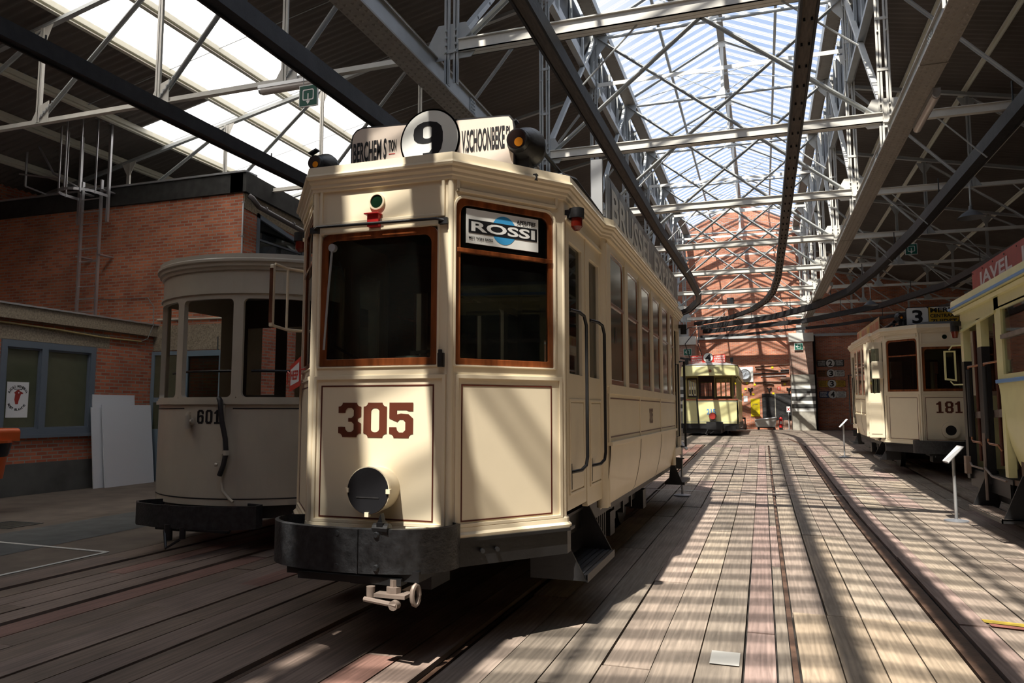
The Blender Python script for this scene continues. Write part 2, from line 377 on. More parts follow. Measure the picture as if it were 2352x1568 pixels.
def slab(mb, s, f, a0, b0, h, w, gap, c=.004, mi=0):
    x = a0
    for ch in s:
        k = w / W_
        ww = (.52 if ch == '1' else W_) * k
        mb.flat([[(x + px * k, b0 + pz * h) for px, pz in lp] for lp in GL[ch]], f, c, mi); x += ww + gap
    return mb
def zf(y):
    if y <= 12: return 0.0
    if y >= 30: return .46
    t = (y - 12) / 18; return .46 * (t * .75 + .25 * t * t * (3 - 2 * t))

# ================================================================== BUILDING
YB, YF = -10.0, 42.0          # back and far end of the hall
XL, XR = -17.5, 15.0
TY = [8.9 + 4.55 * k for k in range(8)]
CL, CR = -3.85, 2.10          # column lines of the nave lantern
def zl(x): return 9.83 + .208 * (x - CL)       # left bay roof
def zr(x): return 9.10 - .208 * (x - CR)       # right bay roof

# ---- plank floor: individually cut boards
def plank_floor():
    mb = MB(); cols = []
    base = [(0.297, 0.243, 0.197), (0.329, 0.268, 0.216), (0.351, 0.278, 0.230), (0.270, 0.225, 0.181), (0.362, 0.297, 0.230), (0.310, 0.248, 0.201)]
    pink = (.325, .235, .205)
    edges = [-6.5, -6.25, -6.0]
    def fill(a, b, wd):
        n = max(1, round((b - a) / wd)); return [a + (b - a) * i / n for i in range(n + 1)]
    lines = []
    segs = [(-6.5, -6.14, .36, 0), (-6.06, -5.16, .22, 0), (-5.08, -3.62, .245, 0), (-3.60, -2.92, .23, 0), (-2.84, -1.90, .235, 0), (-1.82, -.663, .29, 0),
            (-.663, -.413, .25, 0), (-.413, -.156, .257, 0), (-.156, .033, .19, 2), (.033, .118, .085, 0),
            (.16, 1.10, .235, 1), (1.25, 1.45, .20, 2), (1.45, 3.08, .29, 0), (3.17, 4.0, .26, 0), (4.08, 9.0, .3, 0), (9.0, 14.9, .5, 0)]
    rnd = random.Random(3)
    for a, b, wd, kd in segs:
        xs = fill(a, b, wd)
        for i in range(len(xs) - 1):
            y = 1.6 if kd == 1 else 1.2 + rnd.random() * 2
            if a < -1.9 or a > 3.2: y = 0.3
            joints = []
            if kd == 1: js = [3.95, 6.05, 9.75, 13.3, 15.2, 17.3, 19.4, 21.5, 23.6, 25.5]
            yy = y - 4.5; ys = [yy]
            if kd == 1: ys += [0] + js
            else:
                while ys[-1] < 25.4: ys.append(ys[-1] + (rnd.uniform(2.2, 4.6) if ys[-1] < 10 else rnd.uniform(1.4, 2.4)))
                ys[-1] = 25.5
            for j in range(len(ys) - 1):
                y0, y1 = ys[j] + .004, ys[j + 1] - .004
                if y1 < .5: continue
                g = rnd.choice((.004, .006, .009, .013)); x0, x1 = xs[i] + g, xs[i + 1] - .003
                dz = rnd.uniform(-.006, .004)
                n = 1 if y1 < 12 else 2
                c = rnd.choice(base)
                if kd == 2: c = pink
                if kd == 1:
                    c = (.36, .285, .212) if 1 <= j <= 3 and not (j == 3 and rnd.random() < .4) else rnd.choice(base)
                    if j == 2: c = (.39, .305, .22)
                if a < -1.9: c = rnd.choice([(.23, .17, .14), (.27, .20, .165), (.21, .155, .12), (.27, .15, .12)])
                elif rnd.random() < .16 and kd == 0: c = pink
                k = rnd.uniform(.86, 1.1); c = tuple(v * k for v in c)
                for s_ in range(n):
                    ya = y0 + (y1 - y0) * s_ / n; yb = y0 + (y1 - y0) * (s_ + 1) / n
                    za, zb = zf(ya) + dz, zf(yb) + dz; t = .035
                    vs = [(x0, ya, za), (x1, ya, za), (x1, yb, zb), (x0, yb, zb), (x0, ya, za - t), (x1, ya, za - t), (x1, yb, zb - t), (x0, yb, zb - t)]
                    mb.add(vs, [(0, 1, 2, 3), (0, 4, 5, 1), (1, 5, 6, 2), (2, 6, 7, 3), (3, 7, 4, 0)]); cols += [c] * 5
    # paving of the far end
    rows = [25.5 + i * .75 for i in range(23)]
    for r in range(22):
        x = -6.5 - (r % 2) * .4
        while x < 14.9:
            wd = rnd.uniform(.8, 1.3); x1 = min(x + wd, 14.9); c = rnd.choice(base[:4]); k = rnd.uniform(.9, 1.08); c = tuple(v * k * .95 for v in c)
            ya, yb = rows[r] + .006, rows[r + 1] - .006
            if yb > 41.99: yb = 41.99
            vs = [(max(x, -6.5) + .006, ya, zf(ya)), (x1, ya, zf(ya)), (x1, yb, zf(yb)), (max(x, -6.5) + .006, yb, zf(yb))]
            mb.add(vs, [(0, 1, 2, 3)]); cols.append(c); x = x1 + .006
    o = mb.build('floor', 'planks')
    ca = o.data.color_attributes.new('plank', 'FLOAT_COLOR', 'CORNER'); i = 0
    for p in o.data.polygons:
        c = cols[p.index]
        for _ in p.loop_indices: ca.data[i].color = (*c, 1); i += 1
    return struct(o)
plank_floor()
mb = MB()                                                         # dark subfloor seen through the joints
ys_ = [YB, 0, 12, 15, 18, 21, 24, 27, 30, YF]
mb.add([(x, y, zf(y) - .04) for y in ys_ for x in (-6.52, XR)], [(2 * i, 2 * i + 1, 2 * i + 3, 2 * i + 2) for i in range(len(ys_) - 1)])
o = mb.build('floor', 'pit'); struct(o)
def curve_floor(pts, wd, dz, m, name='trim_1'):
    mb = MB(); n = len(pts); vs = []
    for i, p in enumerate(pts):
        p = Vector(p); d = (Vector(pts[min(i + 1, n - 1)]) - Vector(pts[max(i - 1, 0)])).normalized(); r = Vector((d.y, -d.x)) * wd / 2
        for s_ in (-1, 1):
            for z in (dz, dz - .03): vs.append((p.x + r.x * s_, p.y + r.y * s_, zf(p.y) + z))
    fs = []
    for i in range(n - 1):
        a = 4 * i; b = a + 4; fs += [(a, a + 2, b + 2, b), (a, b, b + 1, a + 1), (a + 2, a + 3, b + 3, b + 2)]
    fs += [(0, 1, 3, 2)]
    mb.add(vs, fs); return mb.build(name, m)
def trackline(x, yend=25.4, bend=None, sub=.02):
    pts = [(x, y) for y in [YB + 10.3, 6, 12, 15, 18, 21, 24] if y < yend]
    if bend: pts += bend
    else: pts.append((x, yend))
    return pts
bend = lambda x: [(x - .03, 26.5), (x - .25, 28.6), (x - .75, 30.6), (x - 1.6, 32.6), (x - 2.8, 34.2), (x - 4.4, 35.5)]
k = 0
for tx, bd in ((-5.11, 1), (-6.10, 1), (-2.88, 1), (-1.86, 1), (.139, 1), (3.125, 0), (4.04, 0)):
    k += 1
    struct(curve_floor(trackline(tx, 25.4, bend(tx) if bd else None), .032, -.016, 'rail', 'trim_%d' % k))
# the broad worn rail strip right of the centre track
struct(curve_floor(trackline(1.17, 25.4, bend(1.17)), .105, .004, 'rail', 'trim_8'))
# marks on the boards
mb = MB()
def patch(x0, x1, y0, y1, z=.006, sk=0): mb.add([(x0, y0, zf(y0) + z), (x1, y0 + sk, zf(y0) + z), (x1, y1 + sk, zf(y1) + z), (x0, y1, zf(y1) + z)], [(0, 1, 2, 3)])
patch(-.345, -.175, 4.68, 4.93); struct(mb.build('trim_9', mat('grey_tape_square', (.46, .45, .42), .5)))
mb = MB(); patch(1.44, 2.1, 6.17, 6.26, .007, -.12); struct(mb.build('trim_10', mat('faded_yellow_line', (.55, .40, .06), .7, var=.3, vscale=12)))
mb = MB(); patch(1.46, 2.1, 6.08, 6.15, .007, -.12); struct(mb.build('trim_11', mat('faded_red_line', (.45, .17, .13), .7, var=.3, vscale=12)))
mb = MB(); patch(-1.9, 3.0, 13.9, 13.95, .006, -.06); struct(mb.build('trim_12', mat('pale_line', (.52, .49, .44), .7, var=.2, vscale=12)))
# concrete floor to the left with a dark asphalt strip and a white bay line
mb = MB(); mb.box(XL, -6.5, YB, YF, -.06, -.002); struct(mb.build('floor', 'ground'))
mb = MB(); mb.add([(-9.3, YB, .0015), (-7.9, YB, .0015), (-7.5, 5.7, .0015), (-8.0, 16, .0015), (-9.0, 16, .0015), (-8.8, 5.7, .0015)], [(0, 1, 2, 5), (5, 2, 3, 4)])
struct(mb.build('floor', 'asphalt'))
mb = MB(); wl_ = [(-9.9, 6.35), (-6.62, 6.22), (-6.60, 2.0)]
for (x0, y0), (x1, y1) in zip(wl_, wl_[1:]): mb.beam((x0, y0, .003), (x1, y1, .003), .05, .003)
struct(mb.build('trim_13', mat('worn_white_line', (.5, .5, .47), .8, var=.2, vscale=20)))

# ---- outer walls
mb = MB()
def gable(y): return [(XL, -.1), (XR, -.1), (XR, zr(XR) + .06), (CR + .25, zr(CR) + .06), (CR + .25, 11.5), (-.87, 12.95), (CL - .25, 11.5), (CL - .25, zl(CL) + .06), (XL, zl(XL) + .06)]
fy = lambda a, b, c: (a, c, b)
mb.flat([gable(YF)], fy, YF); struct(mb.build('wall_far', 'bx'))
mb = MB(); mb.flat([gable(YB)], fy, YB); struct(mb.build('wall_back', 'bx'))
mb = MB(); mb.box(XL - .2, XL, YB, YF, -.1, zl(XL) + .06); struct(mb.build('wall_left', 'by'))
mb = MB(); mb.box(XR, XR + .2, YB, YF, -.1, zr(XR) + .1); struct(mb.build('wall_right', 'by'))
# concrete string course and pillars on the far wall
mb = MB(); mb.box(XL, XR, YF - .10, YF, 5.36, 5.50); struct(mb.build('trim_14', 'steel'))
def pillar(x0, x1, n):
    a = MB(); a.box(x0, x1, YF - 1.2, YF, 3.30, 5.0); struct(a.build('trim_%d' % (70 + n), 'bpink'))
    a = MB(); a.box(x0 + .02, x1 + .04, YF - 1.25, YF, zf(YF) - .02, 3.30)
    for i, z in enumerate((1.42, 1.80, 2.18, 2.58)): a.box(x0 + .01, x1 + .05, YF - 1.262, YF - 1.25, z, z + .16, 1)
    for i, z in enumerate((1.58, 1.96, 2.34)): a.box(x0 + .01, x1 + .05, YF - 1.262, YF - 1.25, z, z + (.22 if i else .22), 2)
    struct(a.build('trim_%d' % (72 + n), ['concrete', 'signwhite', 'darkcon']))
    a = MB(); a.box(x0 - .05, x1 + .05, YF - 1.3, YF, 5.0, 5.45); struct(a.build('trim_%d' % (74 + n), 'white'))
    a = MB(); a.box(x0 + .35, x1 - .35, YF - 1.1, YF - .5, 5.45, 5.9); struct(a.build('trim_%d' % (76 + n), 'steel'))
pillar(1.42, 2.52, 1); pillar(-4.55, -3.35, 2)
mb = MB(); mb.box(2.62, 2.72, YF - .2, YF, zf(YF), 5.4); struct(mb.build('trim_15', 'black'))

# ---- corrugated roofs
def corr(name, x0, z0, x1, z1, y0, y1, m, wl=.177, amp=.024, step=6):
    n = int((y1 - y0) / wl * step); mb = MB(); vs = []
    for i in range(n + 1):
        y = y0 + (y1 - y0) * i / n; d = amp * math.sin(2 * math.pi * y / wl)
        vs += [(x0, y, z0 + d), (x1, y, z1 + d)]
    mb.add(vs, [(2 * i, 2 * i + 1, 2 * i + 3, 2 * i + 2) for i in range(n)])
    o = mb.build(name, m); o.data.polygons.foreach_set('use_smooth', [True] * n); return struct(o)
corr('ceiling', XL, zl(XL), -13.2, zl(-13.2), YB, YF, 'roofing')
corr('ceiling', -13.2, zl(-13.2), -11.1, zl(-11.1), YB, 12.8, 'roofing')
corr('window_1', -13.2, zl(-13.2), -11.1, zl(-11.1), 12.8, 38, 'milky')
corr('ceiling', -13.2, zl(-13.2), -11.1, zl(-11.1), 38, YF, 'roofing')
corr('ceiling', -11.1, zl(-11.1), -8.75, zl(-8.75), YB, -2, 'roofing')
corr('window_2', -11.1, zl(-11.1), -8.75, zl(-8.75), -2, 38, 'milky')
corr('ceiling', -11.1, zl(-11.1), -8.75, zl(-8.75), 38, YF, 'roofing')
corr('ceiling', -8.75, zl(-8.75), CL - .09, zl(CL - .09), YB, YF, 'roofing')
corr('ceiling', CR + .09, zr(CR + .09), XR, zr(XR), YB, YF, 'roofing')
# lantern glazing: clear sheets with white bars
for nm, xe in (('window_3', CL - .22), ('window_4', CR + .22)):
    o = MB().add([(xe, YB, 11.45), (-.87, YB, 12.9), (-.87, YF, 12.9), (xe, YF, 11.45)], [(0, 1, 2, 3)]).build(nm, 'clear'); struct(o)
    a = MB(); y = YB + .2
    while y < YF - .1:
        for d, wd in ((0, .05), (.12, .05)):
            a.beam((xe, y + d, 11.43), (-.87, y + d, 12.88), wd, .03)
        y += .47
    a.build('glazing_bars', 'bars', o)
# clerestory sides of the lantern
for s_, x, zt, n in ((-1, CL - .10, zl(CL), 1), (1, CR + .10, zr(CR), 2)):
    a = MB(); a.box(x - .02, x + .02, YB, YF, zt - .05, zt + .42); struct(a.build('trim_%d' % (78 + n), 'galv'))
    a = MB(); a.box(x - .01, x + .01, YB, YF, zt + .42, 11.1); struct(a.build('trim_%d' % (80 + n), 'black'))
    a = MB(); a.beam((x - s_ * .1, YB, zt - .1), (x - s_ * .1, YF, zt - .1), .12, .1); struct(a.build('trim_%d' % (15 + n), 'steel'))
    a = MB()
    for yk in [TY[0] - 4.55 * 3 + i * 1.14 for i in range(44)]:
        if YB < yk < YF - .2: a.box(x - s_ * .05 - .03, x - s_ * .05 + .03, yk - .04, yk + .04, zt + .0, 11.1)
    struct(a.build('trim_%d' % (17 + n), 'steel'))

# ---- riveted girders
def rivets(a, xs, y0, y1, step, z, r=.024):
    y = y0; i = 0
    while y < y1:
        for j, x in enumerate(xs):
            yy = y + (step / 2 if j in (1, 2) else 0)
            a.add([(x - r, yy - r, z), (x + r, yy - r, z), (x + r, yy + r, z), (x - r, yy + r, z), (x, yy, z - r * .8)], [(1, 0, 4), (2, 1, 4), (3, 2, 4), (0, 3, 4)])
        y += step
for nm, x, sx in (('left', CL - .25, 1), ('right', CR + .07, -1)):
    a = MB(); a.box(x - .16, x + .16, YB + .1, YF - .55, 5.85, 5.875); a.box(x - .05, x + .05, YB + .1, YF - .55, 6.26, 6.28)
    rivets(a, (x - .12, x - .05, x + .05, x + .12), 2, 40, .115, 5.85)
    for yj in (10.2, 20.5, 31): a.box(x - .165, x + .165, yj, yj + .012, 5.835, 5.85)
    g = a.build('plate_girder', 'brownsteel')
    tag(g, 'riveted plate girder carrying the %s row of nave columns' % nm, 'girder')
    a = MB(); a.box(x - .015, x + .015, YB + .1, YF - .55, 5.875, 6.26)
    for yj in (10.2, 14.9, 20.5, 31): 
        a.box(x + sx * .015 - .01, x + sx * .015 + .012, yj - .1, yj + .1, 5.88, 6.25)
        for dy in (-.06, .0, .06):
            for dz in range(6): a.box(x + sx * .03 - .012, x + sx * .03 + .012, yj + dy - .012, yj + dy + .012, 5.92 + dz * .055, 5.94 + dz * .055)
    a.build('web_plate', 'steel', g)
for nm, x in (('left', CL + .17), ('right', CR - .17)):
    a = MB(); a.box(x - .17, x + .17, YB + .1, YF - .05, 11.05, 11.075)
    rivets(a, (x - .13, x + .13), 2, 41, .12, 11.05)
    g = a.build('eave_girder', 'brownsteel'); tag(g, 'riveted eave girder under the %s edge of the glass lantern roof' % nm, 'girder')
    a = MB(); a.box(x - .16, x - .13, YB + .1, YF - .05, 11.075, 11.42); a.box(x + .13, x + .16, YB + .1, YF - .05, 11.075, 11.3); a.build('web_plate', 'steel', g)
# purlins and ridge
n = 20
for x in (-9.9, -11.1, -13.2, -14.6, -16.2, -6.6):
    mb = MB(); z = zl(x) - .11; mb.beam((x, YB, z), (x, YF, z), .11, .012); mb.beam((x + .05, YB, z + .05), (x + .05, YF, z + .05), .012, .10); mb.beam((x - .01, YB, z - .06), (x - .01, YF, z - .06), .09, .012)
    mb.beam((x, YB, z - .03), (x, YF, z - .03), .012, .07)
    struct(mb.build('trim_%d' % n, 'ivory')); n += 1
for x in (3.2, 4.42, 5.9, 7.4, 9.2, 11.0, 13.0):
    mb = MB(); z = zr(x) - .10; mb.beam((x, YB, z), (x, YF, z), .09, .05); mb.beam((x, YB, z - .06), (x, YF, z - .06), .02, .07); struct(mb.build('trim_%d' % n, 'ivory')); n += 1
mb = MB(); mb.box(-.94, -.80, YB, YF, 12.70, 12.86); mb.box(-.97, -.77, YB, YF, 12.68, 12.70); struct(mb.build('trim_%d' % n, 'brownsteel')); n += 1
for x, z in ((-2.4, 11.97), (.62, 11.97)):
    mb = MB(); mb.beam((x, YB, z), (x, YF, z), .07, .09); struct(mb.build('trim_%d' % n, 'steel')); n += 1
# thin sag rods under the milky sheets
mb = MB()
for i in range(9): mb.cyl((-13.2, 4.5 + i * 2.27, zl(-13.2) - .06), (-7.0, 4.5 + i * 2.27, zl(-7.0) - .06), .008, n=6)
struct(mb.build('trim_%d' % n, 'steel')); n += 1

# ---- trusses
def truss(k, y, label):
    t = thing('roof_truss', (-.87, y, 6.3), label, 'roof truss')
    off = Vector((.87, -y, -6.3))
    def P_(x, z, dy=0): return (x + .87, dy, z - 6.3)
    big = y < 36
    for x, nm in ((CL, 'column'), (CR, 'column')):
        a = MB()
        for dx in (-.065, .065):
            a.box(x + .87 + dx - .04, x + .87 + dx + .04, -.06, -.048, -.42, 4.85); a.box(x + .87 + dx - .006, x + .87 + dx + .006, -.06, .04, -.42, 4.85)
        for z in [i * .9 for i in range(6)]: a.box(x + .87 - .1, x + .87 + .1, -.07, -.055, z, z + .05)
        s_ = 1 if x < 0 else -1
        gus = [(x + .87 - .28, -.08), (x + .87 + .28, -.08), (x + .87 + .40, .06), (x + .87 + .20, .42), (x + .87 - .20, .42), (x + .87 - .40, .06)]
        a.prism(gus, lambda p, q_, c: (p, c, q_), -.045, -.033)
        for px, pz in [(dx, dz) for dx in (-.07, .07) for dz in (.02, .12, .22, .32, 1.6, 3.2)]:
            a.box(x + .87 + px - .014, x + .87 + px + .014, -.085, -.06, pz - .014, pz + .014)
        # bracket at the eave
        a.prism([(x + .87, 4.75), (x + .87 + s_ * .42, 4.75), (x + .87 + s_ * .30, 4.45), (x + .87, 4.1)], lambda p, q_, c: (p, c, q_), -.03, -.018)
        a.prism([(x + .87, 3.35), (x + .87 + s_ * .30, 3.35), (x + .87 + s_ * .22, 3.25), (x + .87, 2.95)], lambda p, q_, c: (p, c, q_), -.03, -.018)
        a.build('column', 'white' if x > 0 else 'steel', t)  # sunlit right row lighter, unlit left row greyer: light put into the colour
    a = MB()                                            # main tie across the nave
    x0, x1 = CL + .12, CR - .05
    a.box(x0 + .87, x1 + .87, -.09, -.075, 0, .16); a.box(x0 + .87, x1 + .87, .075, .09, 0, .16); a.box(x0 + .87, x1 + .87, -.09, .09, .0, .012); a.box(x0 + .87, x1 + .87, -.12, -.075, .15, .165); a.box(x0 + .87, x1 + .87, .075, .12, .15, .165)
    a.box(x0 + .87, x1 + .87, -.004, .004, -.006, 0)
    a.build('tie_beam', 'white', t)
    a = MB(); a.angle(P_(CL + .15, 6.45), P_(CR - .1, 11.0), .085, .012, (0, -1, 0)); a.build('diagonal_brace', 'steel', t)
    a = MB(); a.angle(P_(CR - .15, 6.45), P_(CL + .1, 11.0), .085, .012, (0, -1, 0)); a.build('diagonal_brace', 'steel', t)
    a = MB(); a.cyl(P_(CL + .35, 11.0), P_(CR - .35, 11.0), .045, n=10); a.build('eave_tie', 'steel', t)
    a = MB(); a.box(CL + .87, CR + .87, -.035, -.02, 3.40, 3.50); a.build('flat_tie', 'white', t)
    a = MB(); a.angle(P_(CL + .2, 11.25), P_(-.87, 12.72), .075, .012, (0, -1, 0)); a.angle(P_(CR - .2, 11.25), P_(-.87, 12.72), .075, .012, (0, -1, 0)); a.build('rafter', 'steel', t)
    a = MB(); a.box(-.05, .05, -.02, .02, 4.6, 6.4); a.prism([(-.2, 4.62), (.2, 4.62), (.06, 4.9), (-.06, 4.9)], lambda p, q_, c: (p, c, q_), -.03, -.02)
    a.prism([(-.25, 6.2), (.25, 6.2), (.1, 6.4), (-.1, 6.4)], lambda p, q_, c: (p, c, q_), -.03, -.02); a.build('king_post', 'white', t)
    a = MB()
    for (xa, za), (xb, zb) in (((CL + .3, 11.15), (.62, 11.95)), ((CR - .3, 11.15), (-2.4, 11.95)), ((-2.4, 11.9), (-.9, 11.05)), ((.62, 11.9), (-.85, 11.05))): a.cyl(P_(xa, za), P_(xb, zb), .011, n=6)
    for xa, xb in ((-1.35, -2.05), (.35, 1.15)): a.cyl(P_(xa, 6.3), P_(xb, 5.62), .012, n=6)
    explode(a.build('tie_rod', 'steel', t))
    # left bay
    a = MB(); a.angle(P_(XL + .05, 6.28), P_(CL - .05, 6.30), .085, .014, (0, 0, 1)); a.build('side_bay_tie', 'white', t)
    a = MB(); a.angle(P_(XL + .05, zl(XL) - .28), P_(CL, zl(CL) - .28), .09, .014, (0, 0, 1)); a.build('side_bay_rafter', 'steel', t)
    px = [-14.2, -11.4, -8.88, -6.53, -3.85]
    for i, x in enumerate(px[:-1]):
        a = MB(); a.box(x + .87 - .045, x + .87 + .045, -.05, -.04, 0, zl(x) - .3 - 6.3); a.box(x + .87 - .006, x + .87 + .006, -.05, .03, 0, zl(x) - .3 - 6.3)
        for zz in (.0,): a.prism([(x + .87 - .18, 0), (x + .87 + .22, 0), (x + .87 + .22, .36), (x + .87 + .04, .30), (x + .87 - .05, .22)], lambda p, q_, c: (p, c, q_), -.035, -.025)
        zt = zl(x) - .3 - 6.3
        a.prism([(x + .87 - .22, zt), (x + .87 + .22, zt + .06), (x + .87 + .05, zt - .3), (x + .87 - .05, zt - .3)], lambda p, q_, c: (p, c, q_), -.035, -.025)
        a.build('post', 'white', t)
        x2 = px[i + 1]; a = MB(); a.angle(P_(x + .05, 6.36), P_(x2 - .03, zl(x2) - .35), .065, .012, (0, -1, 0))
        for j in range(5): 
            p = Vector(P_(x + .05, 6.36)).lerp(Vector(P_(x2 - .03, zl(x2) - .35)), .02 + j * .025); a.box(p.x - .014, p.x + .014, -.075, -.05, p.z - .014, p.z + .014)
        a.build('diagonal_brace', 'steel', t)
    # right bay
    a = MB(); a.box(CR + .3 + .87, 4.2 + .87, -.05, .05, 0, .12); a.box(CR + .3 + .87, 4.2 + .87, -.08, -.04, .12, .13); a.angle(P_(4.2, 6.30), P_(XR - .05, 6.28), .085, .014, (0, 0, 1)); a.build('side_bay_tie', 'white', t)
    a = MB(); a.angle(P_(CR, zr(CR) - .26), P_(XR - .05, zr(XR) - .26), .09, .014, (0, 0, 1)); a.build('side_bay_rafter', 'steel', t)
    px = [2.1, 4.42, 7.0, 9.6, 12.2]
    for i, x in enumerate(px[1:]):
        zt = zr(x) - .3 - 6.3
        a = MB(); a.box(x + .87 - .045, x + .87 + .045, -.05, -.04, 0, zt); a.box(x + .87 - .006, x + .87 + .006, -.05, .03, 0, zt)
        a.prism([(x + .87 - .2, zt), (x + .87 + .2, zt - .06), (x + .87 + .05, zt - .3), (x + .87 - .05, zt - .3)], lambda p, q_, c: (p, c, q_), -.035, -.025)
        a.prism([(x + .87 - .2, .02), (x + .87 + .2, .02), (x + .87 + .05, .25), (x + .87 - .05, .25)], lambda p, q_, c: (p, c, q_), -.035, -.025)
        a.build('post', 'steel', t)
        xp = px[i]; a = MB(); a.angle(P_(x - .05, 6.40), P_(xp + .1, zr(xp) - .35), .065, .012, (0, -1, 0)); a.build('diagonal_brace', 'steel', t)
        a = MB(); a.cyl(P_(xp + .75, 6.32), P_(xp + 1.45, 5.55), .012, n=6); explode(a.build('tie_rod', 'steel', t))
    return t
ordn = ['first', 'second', 'third', 'fourth', 'fifth', 'sixth', 'seventh', 'eighth']
for k_, y in enumerate(TY): truss(k_, y, 'grey steel roof truss spanning the hall, ' + ordn[k_] + ' in line toward the far brick gable')
# longitudinal lacing between neighbouring columns
for s_, x, nm in ((-1, CL, 'left'), (1, CR, 'right')):
    for k_ in range(len(TY) - 1):
        a = MB(); a.beam((x, TY[k_] + .05, 6.5), (x, TY[k_ + 1] - .05, 10.9), .07, .10, (1, 0, 0))
        for j in range(9):
            p = Vector((x, TY[k_] + .05, 6.5)).lerp(Vector((x, TY[k_ + 1] - .05, 10.9)), .06 + j * .11); a.box(p.x - .05, p.x + .05, p.y - .02, p.y + .02, p.z - .02, p.z + .02)
        o = a.build('lantern_brace', 'white' if s_ > 0 else 'steel')  # lighter on the sunlit right, greyer on the left, painted in like the columns
        tag(o, 'raking steel brace on the %s side of the lantern, between the trusses %s and %s' % (nm, ordn[k_], ordn[k_ + 1]), 'brace')
        o['label'] = 'raking steel brace on the %s lantern side, rising to the %s truss in line' % (nm, ordn[k_ + 1])

# ---- brick offices on the left
HX, HY = -10.2, 12.6
mb = MB(); mb.box(XL, HX - .005, HY, HY + .3, 0, 6.1)
struct(mb.build('wall_middle', 'bx'))
mb = MB()
fs = face((HX, 0, 0), (0, 1, 0), (1, 0, 0))
top = 6.45
win = [(13.05, 2.2), (15.9, 2.2), (15.9, 5.1), (13.05, 5.75)]
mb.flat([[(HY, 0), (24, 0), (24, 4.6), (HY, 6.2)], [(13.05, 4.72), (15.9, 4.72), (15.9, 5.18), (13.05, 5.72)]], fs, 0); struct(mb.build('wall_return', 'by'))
mb = MB(); mb.prism([(HY - .06, 6.05), (24, 5.35), (24, 5.8), (HY - .06, 6.48)], fs, -.3, .10); mb.box(XL, HX + .02, HY - .06, HY + .3, 6.05, 6.46)
struct(mb.build('trim_50', 'bitumen'))
mb = MB(); mb.prism([(HY + .02, 5.72), (24, 4.5), (24, 5.5), (HY + .02, 6.06)], fs, -.1, .012); struct(mb.build('trim_51', 'gravel'))
mb = MB(); mb.box(XL, HX + .1, HY - .10, HY + .3, 6.46, 6.50); struct(mb.build('trim_52', 'galv'))
a = MB(); a.add([(HX - .3, HY + .3, 6.4), (XL, HY + .3, 6.4), (XL, 24, 5.6), (HX - .3, 24, 5.6)], [(0, 1, 2, 3)]); struct(a.build('trim_53', 'bitumen'))
wf = MB(); wf.prism([(13.05, 4.72), (13.13, 4.72), (13.13, 5.70), (13.05, 5.72)], fs, -.06, .03); wf.prism([(14.68, 4.72), (14.76, 4.72), (14.76, 5.4), (14.68, 5.41)], fs, -.06, .03)
wf.prism([(13.05, 5.72), (13.05, 5.62), (15.9, 5.10), (15.9, 5.18)], fs, -.06, .03); wf.prism([(13.05, 4.72), (15.9, 4.72), (15.9, 4.79), (13.05, 4.79)], fs, -.06, .03); wf.prism([(13.05, 5.18), (15.9, 5.18), (15.9, 5.14), (13.05, 5.14)], fs, -.04, .01)
wf.prism([(15.82, 4.72), (15.9, 4.72), (15.9, 5.2), (15.82, 5.2)], fs, -.06, .03)
o = struct(wf.build('window_5', 'bluegrey')); g = MB(); g.prism([(13.1, 4.75), (15.85, 4.75), (15.85, 5.14), (13.1, 5.68)], fs, -.03, -.02); g.build('pane', 'darkglass', o)
a = MB(); a.box(HX - 3, HX - .35, 12.95, 16, 4.5, 6.0); struct(a.build('wall_inner', 'interior'))
# drainpipe along the sloping eave, and the white conduit on the corner
a = MB(); a.tube([(HX + .10, HY + .05, 5.98), (HX + .16, HY + .08, 5.93), (HX + .18, HY + .16, 5.86), (HX + .16, HY + .30, 5.80), (HX + .12, 24, 4.75)], .055, 12)
for yy in (13.1, 14.1, 15.2): a.cyl((HX + .155, yy, 5.83 - (yy - 12.9) * .095), (HX + .155, yy + .03, 5.827 - (yy - 12.9) * .095), .064)
tag(a.build('drainpipe', mat('dark_grey_pipe', (.10, .09, .09), .35), smooth=True), 'dark grey drainpipe running down along the office roof edge', 'pipe')
a = MB(); a.cyl((HX + .02, HY - .03, 0), (HX + .02, HY - .03, 5.85), .018, n=8)
for zz in (4.4, 5.1, 5.82): a.box(HX, HX + .045, HY - .06, HY, zz, zz + .02)
tag(a.build('conduit', 'galv'), 'thin pale conduit up the corner of the lit brick office wall', 'pipe')
a = MB(); a.cyl((-12.3, HY - .03, 3.43), (HX, HY - .03, 3.40), .02, n=8); tag(a.build('conduit', 'ivory'), 'cream conduit running level above the blue door behind the grey tram', 'pipe')
# rendered strip with door and window behind the grey trailer
mb = MB(); mb.box(-12.4, -9.98 - .3, HY - .02, HY, 2.76, 3.30); mb.box(-10.52, HX, HY - .02, HY, 1.2, 2.76); struct(mb.build('trim_54', 'gravel'))
a = MB(); fz = face((0, HY - .02, 0), (1, 0, 0), (0, -1, 0))
a.ring([(-12.38, .02), (-11.55, .02), (-11.55, 2.74), (-12.38, 2.74)], [(-12.30, .04), (-11.63, .04), (-11.63, 2.66), (-12.30, 2.66)], fz, -.02, .05); a.box(-12.3, -11.63, HY - .06, HY - .03, 1.66, 1.76)
d = struct(a.build('door_1', 'doorblue')); a = MB(); a.box(-12.3, -11.63, HY - .055, HY - .03, .04, 1.1); a.build('panel', 'doorblue', d)
a = MB(); a.box(-12.3, -11.63, HY - .05, HY - .03, 1.1, 1.66); a.box(-12.3, -11.63, HY - .05, HY - .03, 1.76, 2.66); a.build('pane', 'blind', d)
